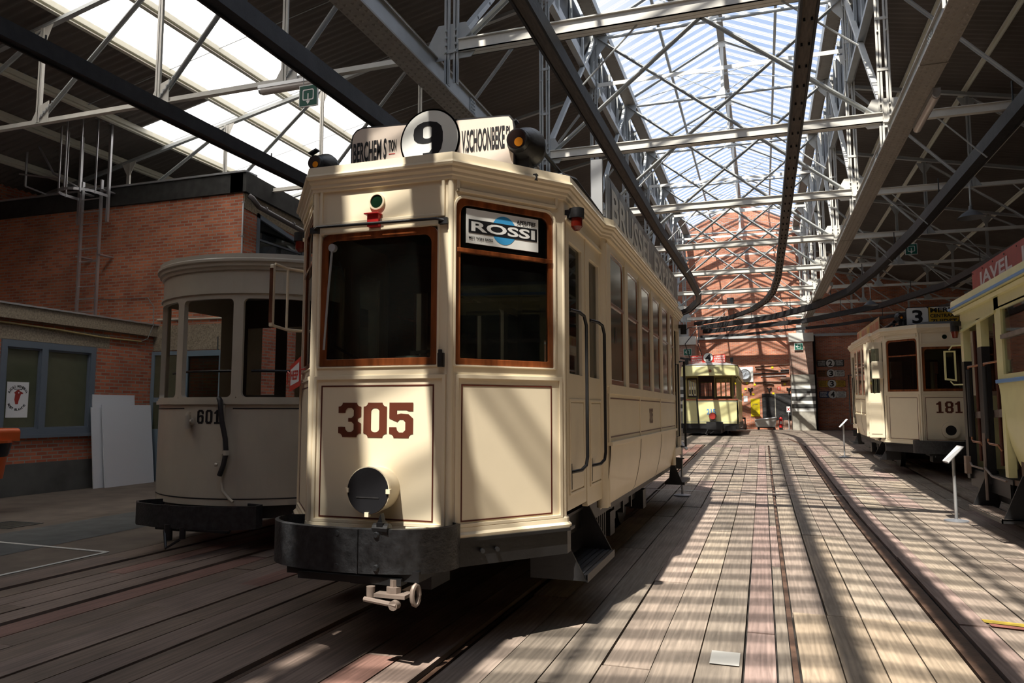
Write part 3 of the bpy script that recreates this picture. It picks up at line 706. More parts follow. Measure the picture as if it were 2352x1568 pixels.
a = MB(); a.ring([(-11.5, 1.2), (-10.52, 1.2), (-10.52, 2.74), (-11.5, 2.74)], [(-11.42, 1.28), (-10.62, 1.28), (-10.62, 2.62), (-11.42, 2.62)], fz, -.02, .05)
d = struct(a.build('window_6', 'doorblue')); a = MB(); a.box(-11.42, -10.62, HY - .04, HY - .03, 1.28, 2.62); a.build('pane', 'darkglass', d)
a = MB(); a.box(-10.72, -10.69, HY - .03, HY, 2.66, 3.02); struct(a.build('trim_55', 'darkcon'))
# low office in front, its long side facing the tracks
LX = -12.4
fl = face((LX, 0, 0), (0, 1, 0), (1, 0, 0))
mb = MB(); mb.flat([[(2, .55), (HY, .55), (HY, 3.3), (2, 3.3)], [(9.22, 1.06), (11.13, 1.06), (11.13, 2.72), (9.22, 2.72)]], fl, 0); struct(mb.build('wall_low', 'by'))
mb = MB(); mb.prism([(2, 0), (HY, 0), (HY, .56), (2, .56)], fl, -.2, .03); struct(mb.build('baseboard_left', 'darkcon'))
mb = MB(); mb.prism([(2, 2.73), (11.45, 2.73), (11.45, 3.0), (2, 3.0)], fl, -.02, .006); struct(mb.build('trim_56', 'gravel'))
mb = MB(); mb.prism([(2, 3.14), (HY + .0, 3.06), (HY + .0, 3.30), (2, 3.38)], fl, -.3, .10); struct(mb.build('trim_57', 'gravel'))
mb = MB(); mb.prism([(2, 3.38), (HY, 3.30), (HY, 3.33), (2, 3.41)], fl, -5, .13); struct(mb.build('trim_58', 'galv'))
a = MB(); a.ring([(9.22, 1.06), (11.13, 1.06), (11.13, 2.72), (9.22, 2.72)], [(9.32, 1.16), (11.02, 1.16), (11.02, 2.60), (9.32, 2.60)], fl, -.05, .03)
a.prism([(9.98, 1.16), (10.10, 1.16), (10.10, 2.60), (9.98, 2.60)], fl, -.05, .03); a.prism([(9.15, 1.0), (11.2, 1.0), (11.2, 1.06), (9.15, 1.06)], fl, -.05, .07)
for y0, y1 in ((9.32, 9.98), (10.10, 11.02)): a.ring([(y0, 1.16), (y1, 1.16), (y1, 2.6), (y0, 2.6)], [(y0 + .03, 1.19), (y1 - .03, 1.19), (y1 - .03, 2.57), (y0 + .03, 2.57)], fl, -.04, .0)
d = struct(a.build('window_7', 'bluegrey')); a = MB(); a.prism([(9.32, 1.16), (11.02, 1.16), (11.02, 2.6), (9.32, 2.6)], fl, -.045, -.035); a.build('pane', 'blind', d)
a = MB(); a.prism([(9.395, 1.365), (9.80, 1.365), (9.80, 1.99), (9.395, 1.99)], fl, -.03, -.026)
def arctext(a, s, cx, cz, r, a0, a1, h, f, c, mi, inside=False):
    n = len(s)
    for i, ch in enumerate(s):
        if ch == ' ': continue
        an = math.radians(a0 + (a1 - a0) * i / (n - 1)); ux, uz = math.cos(an), math.sin(an)
        if not inside: tx, tz, vx, vz = uz, -ux, ux, uz
        else: tx, tz, vx, vz = -uz, ux, -ux, -uz
        px, pz = cx + ux * r, cz + uz * r; w_ = h * (.35 if ch == 'I' else .78)
        vs, fs_ = textgeo(ch)
        a.add([f(px + tx * (x - .5) * w_ + vx * (z - .5) * h, pz + tz * (x - .5) * w_ + vz * (z - .5) * h, c) for x, z in vs], fs_, mi)
arctext(a, 'RADIO MINERVA', 9.60, 1.74, .175, 155, 25, .045, fl, -.024, 1)
arctext(a, 'MOET BLAAIVE', 9.59, 1.67, .165, 208, 328, .042, fl, -.024, 1, True)
text(a, '98.0 FM', fl, 9.525, 9.675, 1.848, 1.872, -.024, 1)
a.flat([[(9.56, 1.60), (9.54, 1.68), (9.55, 1.78), (9.53, 1.80), (9.57, 1.84), (9.62, 1.86), (9.63, 1.83), (9.70, 1.80), (9.69, 1.78), (9.655, 1.775), (9.64, 1.72), (9.62, 1.66), (9.61, 1.60)], circ(9.615, 1.80, .012, 8)], fl, -.024, 2)
tag(a.build('poster', ['paper', 'ink', 'darkred']), 'white radio poster with red figure, stuck inside the office window', 'poster')
a = MB(); a.tube([(LX + .04, 2, 3.02), (LX + .04, 9.3, 3.01), (LX + .05, 10.2, 2.985), (LX + .05, 11.2, 2.93), (LX + .05, 12.2, 2.93)], .016, 8)
tag(a.build('yellow_conduit', mat('yellowed_pipe', (.42, .33, .14), .5)), 'yellowed pipe along the low office wall above the window', 'pipe')
a = MB(); a.tube([(-14.0, HY - .03, 3.95), (-12.6, HY - .03, 3.93), (-12.35, HY - .1, 3.7), (-12.24, HY - .2, 3.3), (-12.28, HY - .3, 3.0), (LX + .05, 12.2, 2.93)], .01, 6)
tag(a.build('cable', mat('grey_cable', (.2, .19, .18), .6)), 'thin grey cable looping over the corner of the low office roof', 'cable')
# caged ladder on the lit brick wall
t = thing('caged_ladder', (-13.98, HY - .35, 3.42), 'aluminium ladder with safety cage fixed to the brick wall', 'ladder')
a = MB()
for x in (-.27, .27): a.box(x - .02, x + .02, -.03, .03, 0, 3.15)
a.build('rail', 'alu', t)
for i in range(11):
    a = MB(); a.cyl((-.27, 0, .22 + i * .28), (.27, 0, .22 + i * .28), .014, n=8); a.build('rung', 'alu', t)
for z in (1.45, 2.9):
    a = MB(); a.box(-.36, -.26, -.03, .33, z, z + .03); a.box(.26, .36, -.03, .33, z, z + .03); a.build('wall_bracket', 'alu', t)
for z in (2.78, 4.42):
    a = MB(); pts = [(-.42, .05, z)] + [(.42 * math.sin(math.radians(an)), -.30 - .40 * math.cos(math.radians(an)), z) for an in range(-90, 91, 15)] + [(.42, .05, z)]
    for p, q_ in zip(pts, pts[1:]): a.beam(p, q_, .012, .06)
    a.build('cage_hoop', 'alu', t)
for an in (-90, -45, 0, 45, 90):
    x, y = .42 * math.sin(math.radians(an)), -.30 - .40 * math.cos(math.radians(an)); a = MB(); a.box(x - .02, x + .02, y - .008, y + .008, 2.74, 4.48); a.build('cage_bar', 'alu', t)
for x in (-.42, .42):
    a = MB(); a.box(x - .03, x + .03, .02, .07, 2.2, 4.5); a.build('side_rail', 'alu', t)
a = MB(); a.tube([(-15.7, 12.0, 6.55), (-15.7, 12.0, 7.5), (-15.35, 12.0, 7.45), (-14.85, 12.0, 6.75), (-14.6, 12.0, 6.62)], .025, 8); a.tube([(-15.9, 12.0, 6.85), (-14.7, 12.0, 6.62)], .02, 8)
a.tube([(-15.7, HY, 6.5), (-15.7, 12.0, 6.55)], .02, 8); a.tube([(-14.6, HY, 6.5), (-14.6, 12.0, 6.62)], .02, 8)
tag(a.build('guard_rail', 'alu'), 'bent metal guard rail on the roof edge at far left', 'railing')
# white boards leaning on the wall
def leaning(y0, y1, x, h, lean, lab, th=.02):
    a = MB(); a.add([(x, y0, 0), (x, y1, 0), (x - lean, y1, h), (x - lean, y0, h), (x - th, y0, 0), (x - th, y1, 0), (x - lean - th, y1, h), (x - lean - th, y0, h)],
                    [(0, 1, 2, 3), (7, 6, 5, 4), (0, 3, 7, 4), (1, 5, 6, 2), (3, 2, 6, 7), (0, 4, 5, 1)])
    tag(a.build('white_board', 'whitep'), lab, 'board', 'white boards leaning on the low office')
leaning(11.08, 12.10, -12.22, 1.80, .14, 'tallest white board, at the back of the leaning stack')
leaning(11.02, 12.15, -12.15, 1.55, .16, 'middle white board, showing only its left edge in the leaning stack')
leaning(11.22, 12.44, -12.08, 1.60, .18, 'front white board, lowest and nearest of the leaning stack')
# waste bin
t = thing('waste_bin', (-10.75, 7.85, 0), 'orange waste bin with black bag before the low office window', 'bin')
a = MB(); a.cyl((0, 0, .50), (0, 0, 1.0), .24, .30, 28); a.flat([[(.29, .66), (.31, .66), (.31, .86), (.29, .86)]], lambda p, q_, c: (p, 0, q_)); a.build('body', 'orange', t, True)
a = MB(); a.cyl((0, 0, 0), (0, 0, .5), .05); a.cyl((0, 0, 0), (0, 0, .03), .2); a.build('stand', 'black', t, True)
a = MB(); a.cyl((0, 0, .86), (0, 0, 1.04), .30, .335, 28); a.cyl((0, 0, .80), (0, 0, .87), .27, .30, 28); a.build('bag', 'bag', t, True)
a = MB(); R = lambda r, z0, z1: a.ring(circ(0, 0, r, 28), circ(0, 0, r - .05, 28), lambda p, q_, c: (p, q_, c), z0, z1); R(.35, 1.02, 1.06)
a.ring(rrect(-.3, .3, 1.04, 1.23, .06, 5, .001), rrect(-.27, .27, 1.06, 1.21, .05, 5, .001), lambda p, q_, c: (p, c, q_), -.30, .30); a.build('hood', 'orange', t)
a = MB(); a.flat([circ(0, 0, .30, 24)], lambda p, q_, c: (p, q_, c), 1.05); a.build('opening', 'black', t)
a = MB(); cx_, cy_ = .10, -.235
def fb(p, q_, c):
    an = -1.0 + p / .25; return (.262 * math.cos(an), .262 * math.sin(an), q_)
a.flat([circ(0, .83, .018, 10)], fb); a.flat([[(-.03, .80), (.03, .80), (.035, .70), (.02, .70), (.015, .60), (-.02, .60), (-.015, .70), (-.07, .72), (-.07, .74)]], fb); a.flat([[(-.12, .68), (-.07, .68), (-.08, .60), (-.11, .60)]], fb)
a.build('litter_symbol', 'ink', t)
# floor hatch
a = MB(); a.ring([(-9.7, 7.0), (-9.1, 7.0), (-9.1, 7.5), (-9.7, 7.5)], [(-9.68, 7.02), (-9.12, 7.02), (-9.12, 7.48), (-9.68, 7.48)], lambda p, q_, c: (p, q_, c), 0, .006)
for i in range(8): a.box(-9.68, -9.12, 7.05 + i * .055, 7.065 + i * .055, 0, .005)
struct(a.build('trim_59', 'darkcon'))

# ---- signs, lamps
def exit_sign(x, y, z, w_, h_, down, label, parent=None, hang=True):
    t = thing('exit_sign', (x, y, z), label, 'sign'); f = lambda p, q_, c: (p, -c, q_)
    a = MB(); a.box(-w_ / 2, w_ / 2, 0, .02, -h_ / 2, h_ / 2); a.build('panel', 'signwhite', t)
    a = MB(); k = w_ / 2 - .012 * w_ / .3; kh = h_ / 2 - .012 * w_ / .3; a.box(-k, k, -.003, 0, -kh, kh); a.build('green_field', 'green', t)
    a = MB(); s_ = min(w_, h_); o_ = rrect(-.30 * s_, .30 * s_, -.22 * s_, .30 * s_, .08 * s_, 4); i_ = rrect(-.25 * s_, .25 * s_, -.17 * s_, .25 * s_, .06 * s_, 4)
    rot = (lambda p, q_: (p, q_)) if down else (lambda p, q_: (q_, -p))
    fr = lambda p, q_, c: f(*rot(p, q_), c)
    a.ring([p for p in o_], [p for p in i_], fr, .004, .006)
    a.prism([(-.03 * s_, .1 * s_), (.03 * s_, .1 * s_), (.03 * s_, -.25 * s_), (.11 * s_, -.25 * s_), (0, -.42 * s_), (-.11 * s_, -.25 * s_), (-.03 * s_, -.25 * s_)], fr, .006, .008)
    a.build('arrow', 'signwhite', t)
    if hang: a = MB(); a.cyl((-w_ * .3, .01, h_ / 2), (-w_ * .3, .01, h_ / 2 + .18), .006, n=6); a.cyl((w_ * .3, .01, h_ / 2), (w_ * .3, .01, h_ / 2 + .18), .006, n=6); a.box(-w_ * .32, w_ * .32, 0, .20, h_ / 2 + .172, h_ / 2 + .182); a.build('hanger', 'steel', t)
    return t
exit_sign(-6.02, 8.74, 5.97, .31, .32, True, 'green exit sign with down arrow hanging under the left side bay')
exit_sign(4.0, 22.5, 5.90, .30, .30, True, 'green exit sign with down arrow hanging in the dark right bay')
exit_sign(1.85, YF - 1.27, 4.75, .42, .36, False, 'green exit sign with left arrow on the right far pillar', hang=False)
exit_sign(-3.75, YF - 1.27, 4.6, .42, .36, False, 'green exit sign with left arrow on the left far pillar', hang=False)
def tube_lamp(a_, b_, label):
    a_ = Vector(a_); b_ = Vector(b_); t = thing('fluorescent_lamp', a_, label, 'lamp'); d = b_ - a_
    m_ = MB(); m_.beam((0, 0, 0), d, .10, .05); m_.build('housing', 'galv', t)
    m_ = MB(); n_ = d.normalized() * .05; m_.cyl(n_ + Vector((0, 0, -.06)), d - n_ + Vector((0, 0, -.06)), .055, n=10); m_.build('diffuser', mat('cloudy_plastic', (.62, .55, .50), .25, coat=.4), t, True)
    m_ = MB(); m_.cyl(n_ * .2 + Vector((0, 0, -.05)), n_ + Vector((0, 0, -.05)), .05, n=10); m_.cyl(d - n_ + Vector((0, 0, -.05)), d - n_ * .2 + Vector((0, 0, -.05)), .05, n=10); explode(m_.build('end_cap', 'galv', t))
tube_lamp((-6.95, 8.86, 6.262), (-5.66, 8.86, 6.262), 'long clouded fluorescent lamp under the left side bay tie')
tube_lamp((2.36, 11.0, 5.82), (2.36, 12.4, 5.82), 'clouded fluorescent lamp under the right plate girder, nearer one')
tube_lamp((2.36, 27.2, 5.82), (2.36, 28.9, 5.82), 'small far fluorescent lamp under the right plate girder')
def pendant(x, y, z, label):
    t = thing('pendant_lamp', (x, y, z), label, 'lamp'); a = MB(); a.cyl((0, 0, .2), (0, 0, 6.32 - z), .018, n=8); a.build('stem', 'steel', t)
    a = MB(); a.cyl((0, 0, .0), (0, 0, .10), .27, .17, 24, False); a.cyl((0, 0, .10), (0, 0, .17), .17, .06, 24); a.cyl((0, 0, .16), (0, 0, .26), .04); a.build('shade', mat('dusty_enamel_shade', (.22, .23, .24), .4), t, True)
pendant(4.36, 17.9, 5.60, 'dusty enamel pendant lamp hanging in the right bay, nearer one'); pendant(4.1, 31.5, 5.55, 'small pale pendant lamp hanging far off before the brick wall')

# ---- wooden troughs of the overhead wire
def trough(pts, w_, h_, label, bolts=True, m='trough', und=None):
    t = thing('overhead_trough', pts[0], label, 'overhead wire trough'); o_ = Vector(pts[0]); P = [Vector(p) - o_ for p in pts]
    def rib(x0, x1, z0, z1, mb):
        vs = []
        for i, p in enumerate(P):
            d = (P[min(i + 1, len(P) - 1)] - P[max(i - 1, 0)]); d.z = 0; d.normalize(); r = Vector((d.y, -d.x, 0))
            vs += [p + r * x0 + Vector((0, 0, z0)), p + r * x1 + Vector((0, 0, z0)), p + r * x1 + Vector((0, 0, z1)), p + r * x0 + Vector((0, 0, z1))]
        n_ = len(P); fs = [(4 * i + k, 4 * i + (k + 1) % 4, 4 * i + 4 + (k + 1) % 4, 4 * i + 4 + k) for i in range(n_ - 1) for k in range(4)] + [(0, 3, 2, 1), (4 * n_ - 4, 4 * n_ - 3, 4 * n_ - 2, 4 * n_ - 1)]
        mb.add(vs, fs)
    a = MB(); rib(-w_ / 2, -w_ / 2 + .03, 0, h_, a); rib(w_ / 2 - .03, w_ / 2, 0, h_, a); a.build('side_board', m, t)
    a = MB(); rib(-w_ / 2 + .03, w_ / 2 - .03, .03, .055, a); a.build('top_board', und or m, t)
    if bolts:
        a = MB(); L = 0
        for i in range(len(P) - 1):
            s0, s1 = P[i], P[i + 1]; ln = (s1 - s0).length; d = (s1 - s0) / ln; r = Vector((d.y, -d.x, 0)); q_ = .3
            while q_ < ln:
                for s_ in (-1, 1):
                    c_ = s0 + d * q_ + r * s_ * w_ * .2; a.cyl(c_ + Vector((0, 0, -.01)), c_ + Vector((0, 0, .03)), .014, n=6)
                q_ += .62
        bolts_ = explode(a.build('bolt', 'black', t), 100)
    a = MB()
    for i in range(len(P) - 1):
        s0, s1 = P[i], P[i + 1]; n_ = max(1, int((s1 - s0).length / 4.55))
        for j in range(n_):
            c_ = s0.lerp(s1, (j + .5) / n_); zt = max(.3, 6.3 - (c_.z + o_.z)); a.cyl(c_ + Vector((0, 0, .05)), c_ + Vector((0, 0, zt)), .012, n=6)
    explode(a.build('hanger_rod', 'black', t))
trough([(-8.6, YB + .5, 5.97), (-8.6, 41.5, 5.97)], .20, .22, 'black wire trough crossing before the milky roof sheets and brick office', False)
trough([(-5.5, YB + .5, 5.86), (-5.5, 41.5, 5.86)], .22, .24, 'black wire trough above the grey trailer tram', False)
trough([(-2.38, YB + .5, 5.88), (-2.35, 18, 5.88), (-2.2, 25, 5.84), (-2.2, 29.0, 5.8), (-2.35, 30.6, 5.78), (-2.9, 32.4, 5.68), (-4.4, 35.5, 5.58)], .20, .20, 'black wire trough above the cream tram 305, bending left at its end', False, und='troughbrown')
trough([(.60, YB + .5, 5.95), (.64, 20, 5.95), (.62, 26.5, 5.93), (.5, 29.6, 5.9), (.25, 32, 5.9), (-.35, 34.8, 5.9), (-1.3, 37.2, 5.9), (-3.2, 39.6, 5.9)], .21, .16, 'brown wire trough with bolt pairs over the centre track, curving left', True, und='troughbrown')
trough([(3.60, YB + .5, 5.66), (3.6, 19.5, 5.66), (3.42, 24.5, 5.66), (3.05, 28.5, 5.60), (2.1, 32, 5.56), (.4, 35.4, 5.56), (-2.8, 38.6, 5.56)], .20, .22, 'black wire trough over tram 181, sweeping round past the far pillar', False)
trough([(6.5, YB + .5, 5.66), (6.5, 22, 5.66), (6.0, 28, 5.6), (4.6, 32.5, 5.55), (2.0, 36.5, 5.5), (-2.8, 39.6, 5.45)], .18, .20, 'lower black wire trough sweeping in from the dark bay to the far wall', False)
trough([(9.0, 20, 5.6), (8.2, 28, 5.5), (6.5, 33, 5.42), (3.5, 37, 5.36), (-1, 39.8, 5.3), (-3, 40.2, 5.3)], .14, .12, 'thin lowest black trough sweeping along the far wall', False)

# ================================================================== TRAMS
PF = .51; PS = 1.07; PY = .70           # front half width, side half width, depth of the angled face
def frames():
    """front, right-angled and left-angled faces of the platform in tram coordinates (front faces -Y)"""
    L = math.hypot(PS - PF, PY)
    F = face((0, 0, 0), (1, 0, 0), (0, -1, 0))
    R = face((PF, 0, 0), (PS - PF, PY, 0), (PY, -(PS - PF), 0))
    Lf = face((-PF, 0, 0), (-(PS - PF), PY, 0), (-PY, -(PS - PF), 0))
    return F, R, Lf, L
def outline(f, x0, x1, z0, z1, t=.009):
    return None
def coach(a, f, x0, x1, z0, z1, t=.010, c=.003, mi=1):
    a.ring([(x0, z0), (x1, z0), (x1, z1), (x0, z1)], [(x0 + t, z0 + t), (x1 - t, z0 + t), (x1 - t, z1 - t), (x0 + t, z1 - t)], f, 0, c, mi)
def window(t, f, x0, x1, z0, z1, fr=.045, m='wood', gl='darkglass', dep=.04, r=.05, transom=None, frb=None):
    frb = frb or fr
    a = MB(); a.ring(rrect(x0, x1, z0, z1, r, 5, .005), rrect(x0 + fr, x1 - fr, z0 + frb, z1 - fr, r, 5, .01), f, -dep, -.006)
    if transom: a.prism([(x0 + .01, transom), (x1 - .01, transom), (x1 - .01, transom + .03), (x0 + .01, transom + .03)], f, -dep, .004)
    w_ = a.build('window_frame', m, t, bevel=.004)
    g = MB(); g.prism([(x0 + fr * .7, z0 + frb * .7), (x1 - fr * .7, z0 + frb * .7), (x1 - fr * .7, z1 - fr * .7), (x0 + fr * .7, z1 - fr * .7)], f, -dep * .55, -dep * .55 + .005); g.build('pane', gl, w_)
    return w_
def lamp_signal(t, x, y, z, s=1.0, side=1):
    """round black direction lamp on a foot"""
    l = MB(); n_ = 24
    prof = [(-.10, .075), (-.02, .115), (.03, .135), (.07, .13)]
    for (y0, r0), (y1, r1) in zip(prof, prof[1:]): l.cyl((x, y + y0 * s, z), (x, y + y1 * s, z), r0 * s, r1 * s, n_)
    l.cyl((x, y - .14 * s, z), (x, y - .09 * s, z), .066 * s, .075 * s, n_)
    l.box(x - .05 * s, x + .05 * s, y - .05 * s, y + .06 * s, z - .22 * s, z - .08 * s); l.box(x - .11 * s, x + .11 * s, y - .08 * s, y + .10 * s, z - .25 * s, z - .21 * s)
    l.beam((x - .10 * s, y - .06 * s, z + .11 * s), (x - .02 * s, y - .06 * s, z + .145 * s), .06 * s, .012)
    b = l.build('direction_lamp', 'black', t, True)
    l = MB(); l.cyl((x, y - .143 * s, z), (x, y - .139 * s, z), .058 * s, n=20); b2 = l.build('lens', 'recesslens', b)
    l = MB(); l.cyl((x + .014 * s, y - .146 * s, z - .022 * s), (x + .014 * s, y - .144 * s, z - .022 * s), .028 * s, n=16); l.build('bulb', 'amber', b)
    return b
def tram(name, label, pos, rx, number, nwin, pitch, extra, M0='cream', ind=True, sidewin='blind', sidefr='wood', lampstyle=0):
    t = thing(name, pos, label, 'tram', None, (rx, 0, 0))
    F, R, Lf, AL = frames()
    yb0 = 2.0; yb1 = yb0 + nwin * pitch - .30; LEN = yb1 + 2.0
    zb, zt = .76, 3.02
    platf = [(-PF, 0), (PF, 0), (PS, PY), (PS, yb0)]; 
    S = face((PS, 0, 0), (0, 1, 0), (1, 0, 0)); SL = face((-PS, 0, 0), (0, 1, 0), (-1, 0, 0))
    fr_ = [(F, -PF, PF, 'front'), (R, 0, AL, 'right'), (Lf, 0, AL, 'left')]
    fulls = [(-PF, 0), (PF, 0), (PS, PY), (PS, LEN - PY), (PF, LEN), (-PF, LEN), (-PS, LEN - PY), (-PS, PY)]
    fullwide = [(-PF, 0), (PF, 0), (PS, PY), (PS, yb0 - .12), (PS + .06, yb0), (PS + .06, yb1), (PS, yb1 + .12), (PS, LEN - PY), (PF, LEN), (-PF, LEN), (-PS, LEN - PY), (-PS, yb1 + .12), (-PS - .06, yb1), (-PS - .06, yb0), (-PS, yb0 - .12), (-PS, PY)]
    for f, x0, x1, nm in fr_:
        a = MB(); a.prism([(x0, zb), (x1, zb), (x1, 1.72), (x0, 1.72)], f, -.05, 0)
        m_ = .082
        coach(a, f, x0 + m_ + (0 if nm == 'front' else -.005), x1 - m_ - (.03 if nm == 'front' else .03), .80, 1.662)
        # raised bead around the panel
        a.ring([(x0 + .03, zb + .01), (x1 - .03, zb + .01), (x1 - .03, 1.725), (x0 + .03, 1.725)], [(x0 + .052, zb + .03), (x1 - .052, zb + .03), (x1 - .052, 1.70), (x0 + .052, 1.70)], f, 0, .014)
        a.build('%s_panel' % nm if nm == 'front' else 'corner_panel', [M0, 'brownline'], t, bevel=.003)
        h0, h1 = (x0 + .055, x1 - .095) if nm == 'front' else (x0 + .03, x1 - .09)
        zt_ = 2.69 if nm == 'front' else 2.875
        a = MB(); rr = .012 if nm == 'front' else .07
        a.ring(rrect(x0, x1, 1.72, zt, .001, 5), rrect(h0, h1, 1.785, zt_, rr, 5, .01), f, -.05, 0)
        a.ring(rrect(h0 - .016, h1 + .016, 1.775, zt_ + .016, rr + .01, 5, .01), rrect(h0, h1, 1.785, zt_, rr, 5, .01), f, 0, .010)
        if nm == 'front':
            a.ring([(x0 + .045, 2.745), (x1 - .045, 2.745), (x1 - .045, 3.03), (x0 + .045, 3.03)], [(x0 + .066, 2.766), (x1 - .066, 2.766), (x1 - .066, 3.03), (x0 + .066, 3.03)], f, 0, .016)
        else:
            a.prism([(x0 + .03, 2.91), (x1 - .06, 2.91), (x1 - .06, 2.932), (x0 + .03, 2.932)], f, 0, .016); a.prism([(x0 + .03, 2.91), (x0 + .052, 2.91), (x0 + .052, 3.03), (x0 + .03, 3.03)], f, 0, .016); a.prism([(x1 - .08, 2.91), (x1 - .06, 2.91), (x1 - .06, 3.03), (x1 - .08, 3.03)], f, 0, .016)
        a.build('window_surround', M0, t, bevel=.003)
        window(t, f, h0, h1, 1.787, zt_, .05 if nm == 'front' else .042, transom=None if nm == 'front' else 2.515, r=.06)
    # corner mullions
    for x, y in ((PF, 0), (-PF, 0), (PS, PY), (-PS, PY)):
        a = MB(); a.cyl((x * .985, y + .008, zb), (x * .985, y + .008, zt), .022, n=10); a.build('corner_post', M0, t, True)
    # platform sides: folding door leaf and fixed leaf, each side
    def door(f, y0, y1, gx0, gx1, z0, lab, open_=False):
        a = MB(); a.ring([(y0, z0), (y1, z0), (y1, 2.86), (y0, 2.86)], [(gx0, 1.76), (gx1, 1.76), (gx1, 2.72), (gx0, 2.72)], f, -.045, 0)
        a.prism([(gx0 + .01, .93), (gx1 - .01, .93), (gx1 - .01, 1.55), (gx0 + .01, 1.55)], f, -.01, .008)
        a.ring([(gx0 - .02, .90), (gx1 + .02, .90), (gx1 + .02, 1.58), (gx0 - .02, 1.58)], [(gx0 + .0, .92), (gx1, .92), (gx1, 1.56), (gx0, 1.56)], f, 0, .01)
        d = a.build('door', M0, t, bevel=.003)
        g = MB(); g.prism([(gx0 - .01, 1.75), (gx1 + .01, 1.75), (gx1 + .01, 2.73), (gx0 - .01, 2.73)], f, -.03, -.024); g.build('pane', 'darkglass', d); return d
    for f, s_ in ((S, 1), (SL, -1)):
        if not (extra.get('open') and s_ < 0):
            door(f, PY + .06, 1.34, PY + .14, 1.24, .80, 'd')
        door(f, 1.38, yb0 - .06, 1.50, yb0 - .14, .76, 'd')
        a = MB(); a.prism([(PY, 2.86), (yb0, 2.86), (yb0, zt), (PY, zt)], f, -.05, .004); a.prism([(1.345, .78), (1.375, .78), (1.375, 2.87), (1.345, 2.87)], f, -.05, .006)
        a.prism([(PY, 2.845), (yb0, 2.845), (yb0, 2.875), (PY, 2.875)], f, 0, .02)
        a.build('door_header', M0, t)
        for y in (1.12 - .26, 1.86 - .34):
            a = MB(); pts = [(y + .0, 1.06, .0), (y + .10, 1.07, .055), (y + .16, 1.10, .075), (y + .18, 1.16, .08), (y + .18, 2.12, .08), (y + .15, 2.19, .07), (y + .09, 2.21, .05), (y, 2.22, 0)]
            a.tube([f(p[0], p[1], p[2]) for p in pts], .013, 8)
            a.prism([(y - .02, .94), (y + .01, .94), (y + .01, 1.12), (y - .02, 1.12)], f, 0, .008)
            explode(a.build('grab_rail', 'black', t, True))
        # step
        a = MB(); x0, x1 = (PS - .16, PS + .12)
        a.box(s_ * x0, s_ * x1, PY + .12, PY + 1.10, .33, .365)
        for i in range(5): a.box(s_ * (x0 + .05 + i * .045), s_ * (x0 + .07 + i * .045), PY + .14, PY + 1.08, .365, .372)
        a.box(s_ * (x1 - .008), s_ * (x1 + .004), PY + .12, PY + 1.10, .315, .37)
        st = a.build('step', 'rubber', t)
        a = MB()
        for y in (PY + .10, PY + 1.10):
            a.prism([(x0 - .12, .33), (x1, .33), (x0 + .06, .74), (x0 - .12, .76)], lambda p, q_, c, y=y: (s_ * p, y + c, q_), -.012, .012)
        explode(a.build('step_bracket', 'black', t))
    # rear end: simple repeat of the three faces
    for f in (face((0, LEN, 0), (-1, 0, 0), (0, 1, 0)), face((PF, LEN, 0), (PS - PF, -PY, 0), (PY, PS - PF, 0)), face((-PF, LEN, 0), (-(PS - PF), -PY, 0), (-PY, PS - PF, 0))):
        x0, x1 = (-PF, PF) if f(0, 0, 0).x == 0 else (0, AL)
        a = MB(); a.prism([(x0, zb), (x1, zb), (x1, 1.76), (x0, 1.76)], f, -.05, 0); a.ring(rrect(x0, x1, 1.74, zt, .001), rrect(x0 + .06, x1 - .06, 1.80, 2.78, .05, 5, .01), f, -.05, 0); a.build('rear_panel', M0, t)
        window(t, f, x0 + .06, x1 - .06, 1.8, 2.78)
    for f in (S, SL):
        for y0 in (yb1 + .06,): 
            a = MB(); a.ring([(y0, .78), (LEN - PY - .06, .78), (LEN - PY - .06, zt), (y0, zt)], [(y0 + .3, .9), (LEN - PY - .15, .9), (LEN - PY - .15, 2.8), (y0 + .3, 2.8)], f, -.045, 0); a.build('rear_doorway', M0, t)
            a = MB(); a.tube([f(y0 + .2, 1.1, 0), f(y0 + .2, 1.1, .08), f(y0 + .2, 2.2, .08), f(y0 + .2, 2.2, 0)], .013, 8); a.tube([f(LEN - PY - .1, .9, 0), f(LEN - PY - .1, .9, .08), f(LEN - PY - .1, 2.3, .08), f(LEN - PY - .1, 2.3, 0)], .018, 8); explode(a.build('grab_rail', 'black', t, True))
    for s_ in (1, -1):
        a = MB(); a.box(s_ * (PS - .16), s_ * (PS + .14), yb1 + .3, yb1 + 1.2, .36, .40); a.prism([(PS - .1, .40), (PS + .1, .40), (PS - .05, .78)], lambda p, q_, c: (s_ * p, yb1 + .3 + c, q_), -.01, .01)
        a.build('step', 'black', t)
    # saloon: sill, posts, frieze, panels with an inward curve below
    B = PS + .05
    for f, s_ in ((face((B, 0, 0), (0, 1, 0), (1, 0, 0)), 1), (face((-B, 0, 0), (0, 1, 0), (-1, 0, 0)), -1)):
        a = MB(); a.prism([(yb0, 2.90), (yb1, 2.90), (yb1, zt + .02), (yb0, zt + .02)], f, -.05, .0)
        a.prism([(yb0, 1.64), (yb1, 1.64), (yb1, 1.72), (yb0, 1.72)], f, -.05, .012)
        a.build('frieze', M0, t)
        for i in range(nwin):
            w0 = yb0 + .10 + i * pitch; w1 = min(w0 + pitch - .22, yb1 - .03)
            if i == 0: w0 += .02
            ww = window(t, f, w0, w1, 1.72, 2.90, .03, sidefr, sidewin, .03, .05, 2.42, .05)
            a = MB(); a.flat([circ((w0 + w1) / 2 - .04, 2.18, .035, 16, .08)], f, -.004); a.build('vent_oval', 'darkwood', ww)
